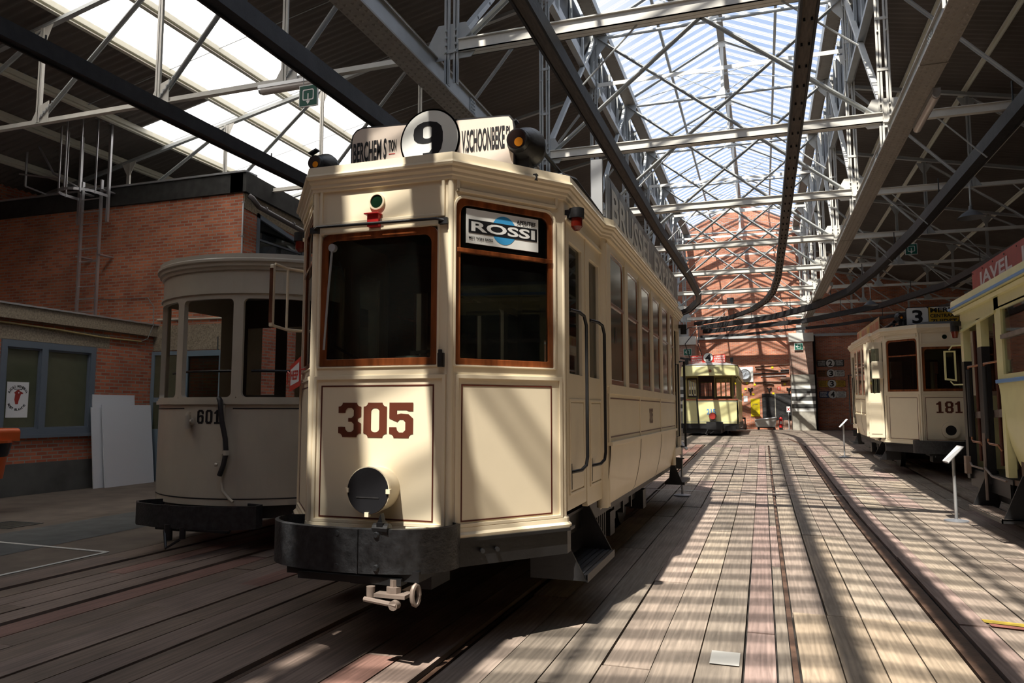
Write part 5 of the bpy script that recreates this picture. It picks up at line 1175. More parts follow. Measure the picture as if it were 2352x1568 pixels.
# ---- grey cream trailer 601 with a rounded end
def trailer():
    t = thing('trailer_tram', (-5.66, 6.45, 0), 'grey cream trailer tram number 601 with rounded end, standing in shade beside tram 305', 'tram')
    Rr = 1.375
    def G(s, z, c): a = s / Rr; return Vector(((Rr + c) * math.sin(a), Rr - (Rr + c) * math.cos(a), z))
    def dens(lp, k=4):
        o_ = []
        for i, p in enumerate(lp):
            q_ = lp[(i + 1) % len(lp)]; n_ = k if abs(p[0] - q_[0]) > .05 else 1
            o_ += [(p[0] + (q_[0] - p[0]) * j / n_, p[1] + (q_[1] - p[1]) * j / n_) for j in range(n_)]
        return o_
    def pan(a, s0, s1, z0, z1, c0, c1, n_=16, mi=0):
        for i in range(n_):
            u0, u1 = s0 + (s1 - s0) * i / n_, s0 + (s1 - s0) * (i + 1) / n_
            a.add([G(u0, z0, c1), G(u1, z0, c1), G(u1, z1, c1), G(u0, z1, c1), G(u0, z0, c0), G(u1, z0, c0), G(u1, z1, c0), G(u0, z1, c0)], [(0, 1, 2, 3), (4, 7, 6, 5), (0, 4, 5, 1), (3, 2, 6, 7)], mi)
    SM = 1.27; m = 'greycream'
    a = MB(); pan(a, -SM, SM, .50, 1.60, -.04, 0, 24)
    pan(a, -1.18, -.26, 1.508, 1.522, 0, .003, 10, 1); pan(a, .36, 1.18, 1.508, 1.522, 0, .003, 10, 1); pan(a, -1.18, 1.18, .565, .577, 0, .003, 20, 1)
    for s_ in (-1.19, 1.18): pan(a, s_, s_ + .012, .565, 1.522, 0, .003, 1, 1)
    a.build('front_panel', [m, 'ink'], t)
    a = MB(); slab(a, '601', G, -.06, 1.352, .15, .085, .022, c=.004); a.build('fleet_number', 'ink', t)
    a = MB(); pan(a, -SM - .02, SM + .02, 1.56, 1.60, 0, .028, 24); pan(a, -SM - .02, SM + .02, 1.60, 1.625, -.03, .012, 24); pan(a, -SM, SM, 2.745, 2.775, 0, .02, 24); explode(a.build('belt_moulding', m, t, True))
    a = MB(); pan(a, -SM, SM, 2.70, 3.02, -.04, 0, 24); a.build('frieze', m, t, True)
    hs = [(-1.14, -.44), (-.33, .33), (.44, 1.14)]
    for s0, s1 in hs:
        o_ = dens(rrect(s0 - .05, s1 + .05, 1.60, 2.74, .002, 5)); i_ = dens(rrect(s0, s1, 1.635, 2.69, .075, 5, .01))
        a = MB(); n_ = min(len(o_), len(i_)); O2 = dens(rrect(s0 - .055, s1 + .055, 1.60, 2.745, .051, 5, .051)); I2 = dens(rrect(s0, s1, 1.635, 2.69, .051, 5, .051))
        a.ring(O2, I2, G, -.05, 0); a.build('window_surround', m, t, True)
    for s0, s1 in ((-SM, -1.19), (1.19, SM)):
        a = MB(); pan(a, s0, s1, 1.6, 2.75, -.05, 0, 3); a.build('corner_post', m, t)
    for s0, s1 in ((-1.05, .3), (.5, 1.1)):
        a = MB(); a.tube([G(s0 + (s1 - s0) * i / 8, 1.92, -.14) for i in range(9)], .014, 8); a.build('inner_rail', 'black', t, True)
    LEN = 9.0; y0 = Rr - Rr * math.cos(SM / Rr); xs = Rr * math.sin(SM / Rr)
    arcp = [(G(-SM + 2 * SM * i / 20, 0, 0).x, G(-SM + 2 * SM * i / 20, 0, 0).y) for i in range(21)]
    full = arcp + [(xs, LEN), (-xs, LEN)]
    a = MB(); a.sweep(full, [(-.04, 2.99), (.02, 3.0), (.03, 3.03), (.05, 3.04), (.055, 3.075), (.075, 3.085), (.075, 3.11), (.055, 3.125), (.05, 3.17), (-.03, 3.175)]); a.build('cornice', m, t)
    a = MB(); n_ = len(full); vs = [(x, y, 3.17) for x, y in full] + [(x * .7, y + (4.5 - y) * .12, 3.27) for x, y in full]
    a.add(vs, [(i, (i + 1) % n_, n_ + (i + 1) % n_, n_ + i) for i in range(n_)] + [tuple(range(n_, 2 * n_))]); a.add([(x, y, 2.98) for x, y in full], [tuple(range(n_))]); a.build('roof', mat('grey_roof_canvas', (.28, .27, .25), .7), t)
    for s_ in (-1, 1):
        f = face((s_ * xs, 0, 0), (0, 1, 0), (s_, 0, 0))
        a = MB(); a.flat([[(y0, .5), (LEN, .5), (LEN, 3.02), (y0, 3.02)], [(y0 + .12, .75), (y0 + 1.0, .75), (y0 + 1.0, 2.72), (y0 + .12, 2.72)]] + [[(2.4 + i * 1.0, 1.64), (3.2 + i * 1.0, 1.64), (3.2 + i * 1.0, 2.7), (2.4 + i * 1.0, 2.7)] for i in range(6)], f, 0); a.build('side_wall', m, t)
        a = MB(); a.box(min(s_ * 1.0, s_ * 1.14), max(s_ * 1.0, s_ * 1.14), y0 + .2, y0 + .95, .34, .38); a.build('step', 'black', t)
    a = MB(); a.flat([[(-xs, .7), (xs, .7), (xs, 3.0), (-xs, 3.0)], [(-.32, .75), (.32, .75), (.32, 2.6), (-.32, 2.6)], [(-.95, 1.7), (-.5, 1.7), (-.5, 2.6), (-.95, 2.6)], [(.5, 1.7), (.95, 1.7), (.95, 2.6), (.5, 2.6)]], lambda p, q_, c: (p, 1.9, q_)); a.build('bulkhead', 'interior', t)
    a = MB(); a.flat([[(-xs, .7), (xs, .7), (xs, 3.0), (-xs, 3.0)]], lambda p, q_, c: (p, LEN - .02, q_)); a.build('rear_wall', m, t)
    a = MB(); a.add([(x, y, .72) for x, y in full], [tuple(range(n_))]); a.add([(x * .98, y + .02, .50) for x, y in full], [tuple(range(n_))]); a.build('platform_floor', 'interior', t)
    a = MB(); a.box(-1.0, -.6, 2.2, 8.6, .75, 1.2); a.box(.6, 1.0, 2.2, 8.6, .75, 1.2); a.build('bench', 'seat', t)
    a = MB(); a.sweep([(x * .94, y + .06) for x, y in arcp], [(0, .36), (0, .50)], closed=False); a.box(-.9, .9, .6, 8.5, .32, .5)
    for y in (2.6, 6.4): a.box(-.8, .8, y - .3, y + .3, .2, .4)
    a.tube([(-.55, .1, .34), (-.55, .0, .24), (.4, .0, .24), (.4, .1, .34)], .015, 6); a.tube([(-1.0, .5, .34), (-.95, .42, .2), (-.7, .35, .2)], .03, 6)
    a.build('underframe', 'black', t)
    for y in (2.6, 6.4):
        for s_ in (-1, 1): a = MB(); a.cyl((s_ * .48, y, .36), (s_ * .57, y, .36), .36, n=24); a.build('wheel', 'black', t, True)
    a = MB(); pts = [(-.60, .16), (-.72, .06), (-.74, -.08), (-.62, -.19), (-.35, -.26), (0, -.29), (.35, -.26), (.62, -.18), (.76, -.06), (.74, .06), (.55, .10)]
    a.sweep(pts, [(-.012, .30), (.012, .30), (.012, .53), (-.012, .53), (-.012, .30)], closed=False); a.build('bumper', 'bumper', t, True)
    a = MB(); a.beam((-.05, .1, .32), (-.05, -.26, .30), .08, .06); a.cyl((-.12, -.28, .18), (-.12, -.28, .34), .04); a.cyl((.06, -.28, .20), (.06, -.28, .32), .03); a.tube([(-.15, -.3, .28), (-.05, -.38, .12), (.05, -.30, .20)], .016, 6); a.build('coupler', 'black', t, True)
    # hose, pipe, socket
    a = MB(); a.tube([G(.235, 1.58, .03), G(.235, 1.62, .06), G(.26, 1.60, .08), G(.27, 1.52, .085), G(.285, 1.38, .08), G(.325, 1.2, .075), G(.34, 1.05, .075), G(.31, .92, .07), G(.27, .82, .06)], .026, 10); h_ = a.build('hose', 'rubber', t, True)
    a = MB(); a.cyl(G(.34, 1.03, .075), G(.34, 1.08, .075), .031, n=12); a.prism([(.27, 1.04), (.33, 1.04), (.33, 1.07), (.27, 1.07)], G, 0, .05); a.build('hose_clamp', m, h_)
    a = MB(); a.tube([G(.27, 1.55, .02), G(.27, 1.2, .02), G(.27, .75, .02), G(.29, .66, .025), G(.37, .58, .04), G(.42, .55, .06)], .014, 8); a.prism([(.22, .90), (.28, .90), (.28, .96), (.22, .96)], G, 0, .05); a.cyl(G(.21, .93, .04), G(.24, .93, .04), .02); a.build('brake_pipe', m, t, True)
    a = MB(); a.cyl(G(-.14, 1.31, .06), G(-.14, 1.44, .06), .035, n=14); a.cyl(G(-.14, 1.44, .06), G(-.13, 1.48, .05), .02, n=10); a.cyl(G(-.14, 1.37, .0), G(-.14, 1.37, .06), .045, n=12); a.cyl(G(-.14, 1.30, .06), G(-.14, 1.33, .06), .04, n=12); a.cyl(G(-.09, 1.38, .06), G(-.07, 1.38, .06), .02); a.build('socket', m, t, True)
    return t
trailer()

# ---- old open-platform tram 215 in the distance
def tram215():
    t = thing('open_platform_tram', (-2.02, 31.0, .45), 'distant yellow-cream tram with open platform, red lamp and red line 4 board', 'tram')
    F = face((0, 0, 0), (1, 0, 0), (0, -1, 0)); m = 'yellowcream'
    a = MB(); a.prism([(-1.02, .50), (1.12, .50), (1.08, 1.44), (-1.02, 1.44)], F, -.05, 0); a.prism([(-1.0, 1.37), (1.07, 1.37), (1.07, 1.376), (-1.0, 1.376)], F, 0, .003, 1); a.prism([(-1.0, .57), (1.07, .57), (1.07, .576), (-1.0, .576)], F, 0, .003, 1); a.build('dash_panel', [m, 'lineblue'], t)
    a = MB(); a.box(-1.05, 1.1, -.03, .07, 1.44, 1.49); a.build('hand_rail', mat('worn_red_rail', (.30, .09, .05), .5), t)
    for s_ in (-1, 1): a = MB(); a.box(min(s_ * 1.0, s_ * 1.08), max(s_ * 1.0, s_ * 1.08), 0, 1.0, .5, 1.44) if s_ < 0 else a.box(1.04, 1.1, 0, .3, .5, 1.44); a.build('side_panel', m, t)
    a = MB(); pts = [(-1.15, .45), (-1.0, .1), (-.5, -.10), (0, -.14), (.5, -.10), (1.0, .1), (1.12, .45), (1.12, 8), (-1.15, 8)]; a.sweep(pts, [(-.02, 2.42), (.0, 2.42), (.03, 2.44), (.0, 2.80), (-.04, 2.86), (-.1, 2.88)]); a.build('canopy', m, t)
    a = MB(); vs = [(x * k, y if k == 1 else y + (4 - y) * .15, z) for k, z in ((1, 2.86), (.6, 3.0)) for x, y in pts]; n_ = len(pts); a.add(vs, [(i, (i + 1) % n_, n_ + (i + 1) % n_, n_ + i) for i in range(n_)] + [tuple(range(n_, 2 * n_))]); a.build('roof', 'tub', t)
    a = MB(); a.cyl((.05, -.18, 2.62), (.05, -.12, 2.62), .06, n=16); a.build('marker_lamp', 'copper', t, True)
    # bulkhead with door and pointed lights
    b = MB(); hs = []
    def gothic(x0, x1): 
        o_ = []; w_ = (x1 - x0) / 3
        for i in range(3):
            xa, xb = x0 + i * w_ + .025, x0 + (i + 1) * w_ - .025; xm = (xa + xb) / 2
            o_.append([(xa, 1.62), (xb, 1.62), (xb, 2.18), (xm + .03, 2.30), (xm, 2.34), (xm - .03, 2.30), (xa, 2.18)])
        return o_
    b.flat([[(-1.02, .5), (-.52, .5), (-.52, 2.5), (-1.02, 2.5)], [(-.95, 1.62), (-.58, 1.62), (-.58, 2.34), (-.95, 2.34)]], F, -1.1); b.flat([[(.12, .5), (.90, .5), (.90, 2.5), (.12, 2.5)]] + gothic(.2, .78), F, -1.1); b.prism([(.84, .5), (.90, .5), (.90, 2.5), (.84, 2.5)], F, -1.1, -1.02)
    b.build('bulkhead', mat('olive_cream_paint', (.42, .36, .12), .4), t)
    a = MB(); a.flat([[(-.52, .5), (.12, .5), (.12, 2.5), (-.52, 2.5)], [(-.42, 1.62), (.02, 1.62), (.02, 2.2), (-.42, 2.2)]], F, -1.09); 
    for x in (-.30, -.14): a.prism([(x, 1.62), (x + .03, 1.62), (x + .03, 2.2), (x, 2.2)], F, -1.1, -1.08)
    a.ring([(-.97, 1.58), (-.56, 1.58), (-.56, 2.38), (-.97, 2.38)], [(-.93, 1.64), (-.60, 1.64), (-.60, 2.32), (-.93, 2.32)], F, -1.1, -1.07)
    a.ring([(.18, 1.55), (.80, 1.55), (.80, 2.38), (.18, 2.38)], [(.2, 1.58), (.78, 1.58), (.78, 2.36), (.2, 2.36)], F, -1.1, -1.07); a.prism([(.1, 1.52), (.95, 1.52), (.95, 1.56), (.1, 1.56)], F, -1.1, -1.05)
    a.build('door', 'darkwood', t)
    for x0, y1 in ((-1.08, 8), (1.0, 8)):
        a = MB(); a.box(x0, x0 + .05, 1.1, y1, .5, 1.5); a.box(x0, x0 + .05, 1.1, y1, 2.35, 2.5)
        for i in range(6): a.box(x0, x0 + .05, 1.1 + i * 1.3, 1.25 + i * 1.3, 1.5, 2.4)
        a.build('side_wall', m, t)
    for x in (-1.06,): a = MB(); a.tube([(x, -.05, 2.86), (x + .06, -.05, 2.80), (x + .06, -.02, .35)], .03, 8); a.build('post', 'black', t, True)
    a = MB(); a.cyl((-.44, -.02, .3), (-.50, -.02, 1.42), .03, n=8); a.cyl((-.50, -.02, 1.42), (-.50, -.02, 1.58), .035, n=10); a.tube([(-.50, -.02, 1.56), (-.62, -.05, 1.60), (-.66, -.05, 1.70)], .018, 6); a.build('brake_column', ['black'], t, True)
    a = MB(); text(a, '215', F, -.13, .22, .86, 1.09, .004); a.build('fleet_number', 'lineblue', t)
    a = MB(); a.cyl((.10, 0, .80), (.10, -.12, .80), .145, n=28); h_ = a.build('lamp', 'rail', t, True); a = MB(); a.cyl((.10, -.12, .80), (.10, -.13, .80), .125, n=28); a.build('lens', mat('dull_red_lens', (.30, .03, .022), .4), h_, True); a = MB(); a.box(0, .22, -.1, 0, .60, .65); a.build('lamp_foot', 'black', h_)
    a = MB(); a.box(-1.15, 1.1, 0, 8, .30, .5); a.box(.55, 1.0, -.05, .6, .22, .42); a.box(-1.1, .4, .1, 7, .1, .35); a.prism([(-.15, .26), (.48, .26), (.50, .56), (-.15, .58)], F, 0, .12); a.tube([(-.1, -.1, .25), (-.18, -.14, .1), (-.10, -.15, .05)], .02, 6); a.tube([(0, -.1, .1), (.15, -.12, .2)], .02, 6); a.build('underframe', 'black', t)
    a = MB(); b2 = face((0, .5, 0), (1, 0, 0), (0, -1, 0)); sk = lambda p, q_, c: b2(p, q_ + p * .03, c)
    a.prism([(-.76, 2.98), (.62, 2.98), (.62, 3.30), (-.76, 3.30)], sk, -.01, 0)
    for z, s_ in ((3.20, 'MARCHE aux GRAINS'), (3.10, 'Gare St PIERRE'), (3.0, 'EXPOSITION')): text(a, s_, sk, -.73, -.30, z, z + .075, .004, 1)
    for z, s_ in ((3.20, 'KOORNMARKT'), (3.10, 'St PIETERSTATION'), (3.0, 'TENTOONSTELLING')): text(a, s_, sk, .18, .60, z, z + .075, .004, 1)
    d_ = a.build('destination_board', ['redsign', 'inkwhite'], t)
    a = MB(); a.prism(circ(-.06, 3.20, .20, 32), sk, .0, .01); a.flat([circ(-.06, 3.20, .19, 32)], sk, .012, 1); text(a, '4', sk, -.17, .05, 3.06, 3.34, .015, 0); a.box(-.4, -.37, .5, .54, 2.86, 3.0); a.box(.3, .33, .5, .54, 2.86, 3.0); a.build('route_disc', ['ink', 'signwhite'], d_)
    a = MB(); a.box(.82, .94, .3, .33, 2.98, 3.18); a.cyl((.88, .3, 2.86), (.88, .3, 3.0), .02); a.box(-.98, -.84, .3, .4, 2.92, 3.12); a.cyl((-.91, .3, 2.86), (-.91, .3, 3.0), .02); a.build('signal_plate', 'black', t)
    a = MB()
    for x in (-.9, -.35):
        a.tube([(x, 2.5, 3.1), (x - .2, 1.8, 3.9), (-.55, 2.6, 4.75)], .02, 6)
    a.tube([(-.8, 2.2, 3.2), (-1.3, 1.9, 3.3), (-.8, 1.6, 3.2), (-.4, 1.9, 3.35)], .05, 6); a.tube([(-1.3, 2.6, 4.45), (-1.0, 2.6, 4.7), (-.2, 2.6, 4.75), (.1, 2.6, 4.5)], .02, 6); a.build('pantograph', 'black', t, True)
    for y in (2.5, 5.5):
        for s_ in (-1, 1): a = MB(); a.cyl((s_ * .48, y, .36), (s_ * .57, y, .36), .36, n=20); a.build('wheel', 'black', t, True)
tram215()

# ---- yellow and blue tram cut by the right edge
def right_tram():
    t = thing('yellow_tram', (2.72, 12.1, 0), 'pale yellow tram with blue lining, open black-posted platform, mesh step and red roof advert', 'tram')
    m = 'yellowcream'; f = face((0, 0, 0), (0, -1, 0), (-1, 0, 0))       # a runs toward the camera
    W_t = 2.1; L_ = 9.0
    a = MB(); a.prism([(0, 2.62), (1.75, 2.70), (1.75, 2.90), (0, 2.88)], f, -.04, 0); a.prism([(0, 2.60), (1.75, 2.68), (1.75, 2.71), (0, 2.63)], f, -.01, .02); a.prism([(1.75, 2.72), (L_, 2.72), (L_, 2.92), (1.75, 2.92)], f, -.04, 0)
    a.box(0, W_t, -.04, 0, 2.62, 2.9); a.build('frieze', m, t)
    pts = [(-.05, -L_), (W_t + .05, -L_), (W_t + .05, .05), (-.05, .05)]
    a = MB(); a.sweep(pts, [(-.1, 2.86), (.0, 2.86), (.02, 2.90), (.0, 2.92), (.04, 2.93)]); a.sweep(pts, [(.04, 2.93), (.065, 2.93), (.065, 2.96), (.04, 2.965)], mi=1); a.sweep(pts, [(.04, 2.965), (.03, 3.06), (-.1, 3.07)]); a.build('cornice', [m, 'lineblue'], t)
    a = MB(); a.add([(0, -L_, 3.06), (W_t, -L_, 3.06), (W_t, 0, 3.06), (0, 0, 3.06), (.6, -L_, 3.22), (1.5, -L_, 3.22), (1.5, -.6, 3.22), (.6, -.6, 3.22)], [(0, 3, 7, 4), (1, 5, 6, 2), (3, 2, 6, 7), (4, 7, 6, 5)]); a.add([(0, -L_, 2.86), (W_t, -L_, 2.86), (W_t, 0, 2.86), (0, 0, 2.86)], [(0, 1, 2, 3)]); a.build('roof', mat('grey_roof', (.2, .2, .2), .7), t)
    g = (lambda p, q_, c: Vector((.30 - c, -p, q_)))
    a = MB(); a.prism([(-.45, 3.10), (5.8, 3.10), (5.8, 3.55), (-.45, 3.55)], g, -.012, 0); text(a, 'JAVEL', g, -.10, 1.42, 3.22, 3.47, .003, 1); text(a, 'LACROIX', g, 1.80, 4.0, 3.22, 3.47, .003, 1)
    for i in range(12): a.prism([(-.40 + i * .5, 3.50), (-.38 + i * .5, 3.50), (-.38 + i * .5, 3.52), (-.40 + i * .5, 3.52)], g, 0, .006, 2)
    a.build('roof_advert', ['darkred', mat('faded_lettering', (.62, .52, .50), .5), 'ink'], t)
    # posts
    def post(x0, x1, z0, z1, zc, w=.09):
        a = MB(); a.prism([(x0, zc), (x1, zc), (x1, z1), (x0, z1)], f, -w, 0); a.prism([(x0 + .0, z0), (x1 - .0, z0), (x1, zc), (x0, zc)], f, -w, .006, 1); a.build('platform_post', [m, 'black'], t)
    post(.02, .16, .55, 2.66, 2.18); post(.86, 1.06, .55, 2.70, 2.32)
    a = MB(); a.prism([(1.68, 1.80), (1.86, 1.80), (1.86, 2.90), (1.68, 2.90)], f, -.1, 0); a.prism([(1.72, .7), (1.84, .7), (1.84, 1.82), (1.72, 1.82)], f, -.1, -.01); a.build('body_post', m, t)
    # saloon side with window
    for i in range(5):
        p0 = 1.86 + i * 1.4; p1 = p0 + 1.28
        a = MB(); a.ring([(p0 - .0, 1.86), (p1 + .12, 1.86), (p1 + .12, 2.74), (p0, 2.74)], [(p0 + .06, 1.92), (p1, 1.92), (p1, 2.70), (p0 + .06, 2.70)], f, -.05, 0); a.prism([(p0 + .05, 2.34), (p1, 2.34), (p1, 2.39), (p0 + .05, 2.39)], f, -.02, .012, 1); w_ = a.build('window_frame', [m, 'worn'], t)
        a = MB(); a.prism([(p0 + .03, 1.90), (p1 + .02, 1.90), (p1 + .02, 2.72), (p0 + .03, 2.72)], f, -.03, -.024); a.build('pane', 'glass', w_)
    a = MB(); a.prism([(1.66, 1.82), (L_, 1.82), (L_, 1.865), (1.66, 1.865)], f, -.02, .025, 0); explode(a.build('belt_moulding', 'lineblue', t, bevel=.008))
    a = MB(); prof = [(.0, 1.83), (-.01, 1.5), (-.02, 1.3), (-.05, 1.1), (-.10, .9), (-.17, .70)]
    n_ = 26; vs = []
    for i in range(n_ + 1):
        y = 1.70 + (L_ - 1.7) * i / n_
        for c, z in prof: vs.append(f(y + (.0 if i else (1.83 - z) * .22), z, c + .002 * math.sin(y * 9) * (1.83 - z)))
    K = len(prof); a.add(vs, [(i * K + k, (i + 1) * K + k, (i + 1) * K + k + 1, i * K + k + 1) for i in range(n_) for k in range(K - 1)]); a.build('side_panel', m, t, True)
    # platform dash (far end), interior and underframe
    a = MB(); a.box(.06, W_t - .06, -.06, -.03, .6, 1.7); a.build('dash_panel', m, t)
    a = MB(); a.box(.03, W_t, -1.9, -.05, .62, .68); a.box(.03, .06, -1.8, -.05, .45, .62); a.build('platform_floor', 'black', t)
    a = MB(); a.box(.12, W_t, -1.86, -1.82, .65, 1.85); a.box(.12, .5, -1.86, -1.82, 1.85, 2.85); a.box(1.2, 2.0, -1.86, -1.82, 1.85, 2.85); a.build('bulkhead', 'darkwood', t)
    a = MB(); a.box(W_t - .05, W_t, -L_, -1.8, .6, 1.85); a.box(W_t - .05, W_t, -L_, -1.8, 2.7, 2.9)
    for i in range(6): a.box(W_t - .05, W_t, -1.9 - i * 1.4, -1.8 - i * 1.4, 1.85, 2.7)
    a.build('far_side_wall', m, t); a = MB(); a.box(.1, .5, -L_ + .1, -2.0, .7, 1.15); a.box(W_t - .5, W_t - .1, -L_ + .1, -2.0, .7, 1.15); a.box(.05, W_t - .05, -L_, -1.85, .62, .68); a.build('bench', 'seat', t)
    for x, z0, m_ in ((.25, .8, 'copper'), (1.22, .8, 'copper'), (.42, .9, 'wood'), (1.45, .9, 'wood')):
        a = MB(); a.cyl(f(x, z0, -.12), f(x, 2.6, -.12), .022, n=10); a.build('pole', 'darkwood' if m_ == 'wood' else mat('red_brown_pole', (.10, .028, .015), .4), t, True)
    for x in (.52, .70): a = MB(); a.prism([(x, .72), (x + .07, .72), (x + .07, 2.62), (x, 2.62)], f, -.16, -.13); a.prism([(x, 1.62), (x + .07, 1.62), (x + .07, 1.66), (x, 1.66)], f, -.13, -.128, 1); a.build('folding_gate', [m, 'lineblue'], t)
    a = MB(); a.prism([(.05, 1.38), (1.8, 1.42), (1.8, 1.52), (.05, 1.47)], f, -.14, -.10); a.build('gate_bar', 'worn', t)
    for x in (.60, 1.36):
        a = MB(); a.tube([f(x + .18, 2.10, -.05), f(x + .14, 2.08, .04), f(x, 2.08, .06), f(x, 2.05, .06)], .014, 8); a.tube([f(x, 1.14, .06), f(x, 1.10, .06), f(x + .06, 1.08, .06), f(x + .16, 1.07, .0), f(x + .18, 1.0, -.04)], .014, 8); h_ = explode(a.build('grab_handle', 'copper', t, True))[0]
        a = MB(); a.cyl(f(x, 1.14, .06), f(x, 2.04, .06), .028, n=12); a.build('grip', 'rubber', h_, True)
    a = MB(); a.tube([f(.12, .80, .0), f(.4, .74, .03), f(1.0, .74, .04)], .014, 6); a.tube([f(1.06, .76, .04), f(1.4, .68, .05), f(1.85, .66, .02)], .014, 6); a.tube([f(1.02, 1.2, .02), f(1.06, .35, .03)], .02, 6); a.build('step_rail', 'worn', t, True)
    # mesh step
    sx0, sx1, sy0, sy1, sz = -.22, .04, -2.35, -.95, .28
    a = MB(); a.box(sx0, sx0 + .015, sy0, sy1, sz - .05, sz); a.box(sx1 - .015, sx1, sy0, sy1, sz - .05, sz); a.box(sx0, sx1, sy0, sy0 + .015, sz - .05, sz); a.box(sx0, sx1, sy1 - .015, sy1, sz - .05, sz); s_ = a.build('step', 'black', t)
    a = MB(); d = .055; i = 0; yy = sy0 - .3
    while yy < sy1 + .1:
        for sg in (1, -1):
            pts_ = []
            for u in (0, 1):
                x = sx0 + (sx1 - sx0) * u; y = yy + sg * (u - .5) * .24 + .12
                pts_.append(Vector((x, min(max(y, sy0), sy1), sz - .006)))
            if (pts_[0] - pts_[1]).length > .2: a.beam(pts_[0], pts_[1], .011, .010)
        yy += d
    a.build('mesh_grille', 'worn', s_)
    for y in (sy0 + .05, sy1 - .05):
        a = MB(); a.prism([(-.2, .24), (.1, .24), (.16, .45), (.12, .72), (.02, .76), (-.04, .62)], lambda p, q_, c, y=y: (p, y + c, q_), -.012, .012); explode(a.build('step_bracket', 'black', t))
    a = MB(); a.box(.1, W_t - .1, -L_, -.1, .35, .6); a.box(.25, W_t - .25, -7, -3, .12, .45)
    for y in (-2.6, -3.1): a.box(.12, .2, y - .15, y + .15, .2, .6)
    a.build('underframe', 'black', t)
    for y in (-3.2, -6.2):
        for x in (.55, 1.5): a = MB(); a.cyl((x, y, .38), (x + .09, y, .38), .38, n=24); a.build('wheel', 'black', t, True)
    # mirror and lamp
    a = MB(); a.ring([(-.21, 1.93), (-.06, 1.91), (-.06, 2.35), (-.21, 2.35)], [(-.188, 1.955), (-.082, 1.935), (-.082, 2.328), (-.188, 2.328)], lambda p, q_, c: (p, .05 + c, q_), -.012, .012); a.tube([(0, -.05, 2.42), (-.1, .05, 2.42), (-.14, .05, 2.36)], .01, 6); a.tube([(0, -.05, 1.86), (-.1, .05, 1.86), (-.14, .05, 1.91)], .01, 6); mm = a.build('mirror', m, t)
    a = MB(); a.box(-.20, -.07, .046, .052, 1.94, 2.34); a.build('mirror_glass', 'darkglass', mm)
    a = MB(); a.box(-.10, .0, -.1, 0, 2.70, 2.76); a.cyl((-.07, -.03, 2.62), (-.07, -.03, 2.76), .055, n=14); b_ = a.build('side_lamp', 'black', t, True); a = MB(); a.cyl((-.07, -.03, 2.53), (-.07, -.03, 2.62), .035, .05, n=14); a.build('lens', 'redlens', b_, True)
    a = MB(); a.box(-.06, .0, -.22, -.10, .62, .86); a.build('hanging_tag', mat('brown_tag', (.28, .2, .15), .6), t)
right_tram()

# ---- information stands
def stand(x, y, label, rz=0):
    t = thing('information_stand', (x, y, zf(y)), label, 'sign stand', 'information stands', (0, 0, rz)); del t['group']
    a = MB(); a.cyl((0, 0, 0), (0, 0, .015), .15, .15, 28); a.cyl((0, 0, .015), (0, 0, .03), .15, .05, 28); a.build('base', mat('silver_grey_paint', (.42, .44, .48), .35, metal=.2), t, True)
    a = MB(); a.cyl((0, 0, .02), (0, .0, .86), .020, n=12); a.build('pole', 'galv', t, True)
    a = MB(); f = face((0, 0, .88), (0, 1, 0), (-.75, 0, .66)); d = Vector((.66, 0, .75)); g = lambda p, q_, c: Vector((0, 0, .90)) + Vector((0, 1, 0)) * p + d * q_ + Vector((-.75, 0, .66)) * c
    a.prism([(-.15, -.14), (.15, -.14), (.15, .14), (-.15, .14)], g, 0, .012); a.prism([(-.16, -.15), (.16, -.15), (.16, .15), (-.16, .15)], g, -.008, 0, 1); a.build('panel', ['paper', 'galv'], t)
stand(-1.36, 13.25, 'information stand behind the rear step of tram 305', math.pi)
stand(2.44, 11.58, 'tilted information stand beside the mesh step of the yellow tram')
stand(2.02, 21.6, 'far information stand beside the tail of tram 181')

# ---- things along the far wall
fw_ = face((0, YF, 0), (1, 0, 0), (0, -1, 0))
def flatthing(name, x0, x1, z0, z1, d, m, label, cat, fn=None, group=None):
    a = MB(); a.prism([(x0, z0), (x1, z0), (x1, z1), (x0, z1)], fw_, .002, d)
    if fn: fn(a, d)
    return tag(a.build(name, m), label, cat, group)
flatthing('white_backboard', -1.34, -.44, 3.0, 3.82, .05, ['signwhite'], 'white square board behind the round clock', 'board')
t = thing('wall_clock', (-.86, YF - .06, 3.40), 'round wall clock with dark rim on the white board', 'clock')
a = MB(); a.cyl((0, 0, 0), (0, -.10, 0), .29, n=32); a.build('rim', 'darkcon', t, True)
a = MB(); a.cyl((0, -.10, 0), (0, -.11, 0), .245, n=32); a.build('dial', mat('pale_dial', (.55, .60, .66), .4), t)
for an, ln, w_ in ((35, .13, .02), (205, .18, .014)):
    a = MB(); d = Vector((math.sin(math.radians(an)), 0, math.cos(math.radians(an)))); a.beam((0, -.115, 0), Vector((0, -.115, 0)) + d * ln, .006, w_, (d.z, 0, -d.x)); a.build('hand', 'darkcon', t)
for i in range(12):
    a = MB(); d = Vector((math.sin(i * .5236), 0, math.cos(i * .5236))); a.beam(Vector((0, -.113, 0)) + d * .20, Vector((0, -.113, 0)) + d * .23, .004, .012, (d.z, 0, -d.x)); a.build('hour_mark', 'darkcon', t)
def ylw(a, d):
    text(a, 'J-1m', fw_, -.52, -.25, 1.72, 1.86, d + .004, 1)
    for i in range(6): a.prism([(-.53, 1.64 - i * .075), (-.23 - (i % 2) * .04, 1.64 - i * .075), (-.23 - (i % 2) * .04, 1.65 - i * .075), (-.53, 1.65 - i * .075)], fw_, d, d + .003, 1)
flatthing('yellow_notice', -.60, -.14, 1.15, 2.10, .03, ['yellow', 'darkcon'], 'tall bright yellow notice on the far brick wall', 'notice', ylw)
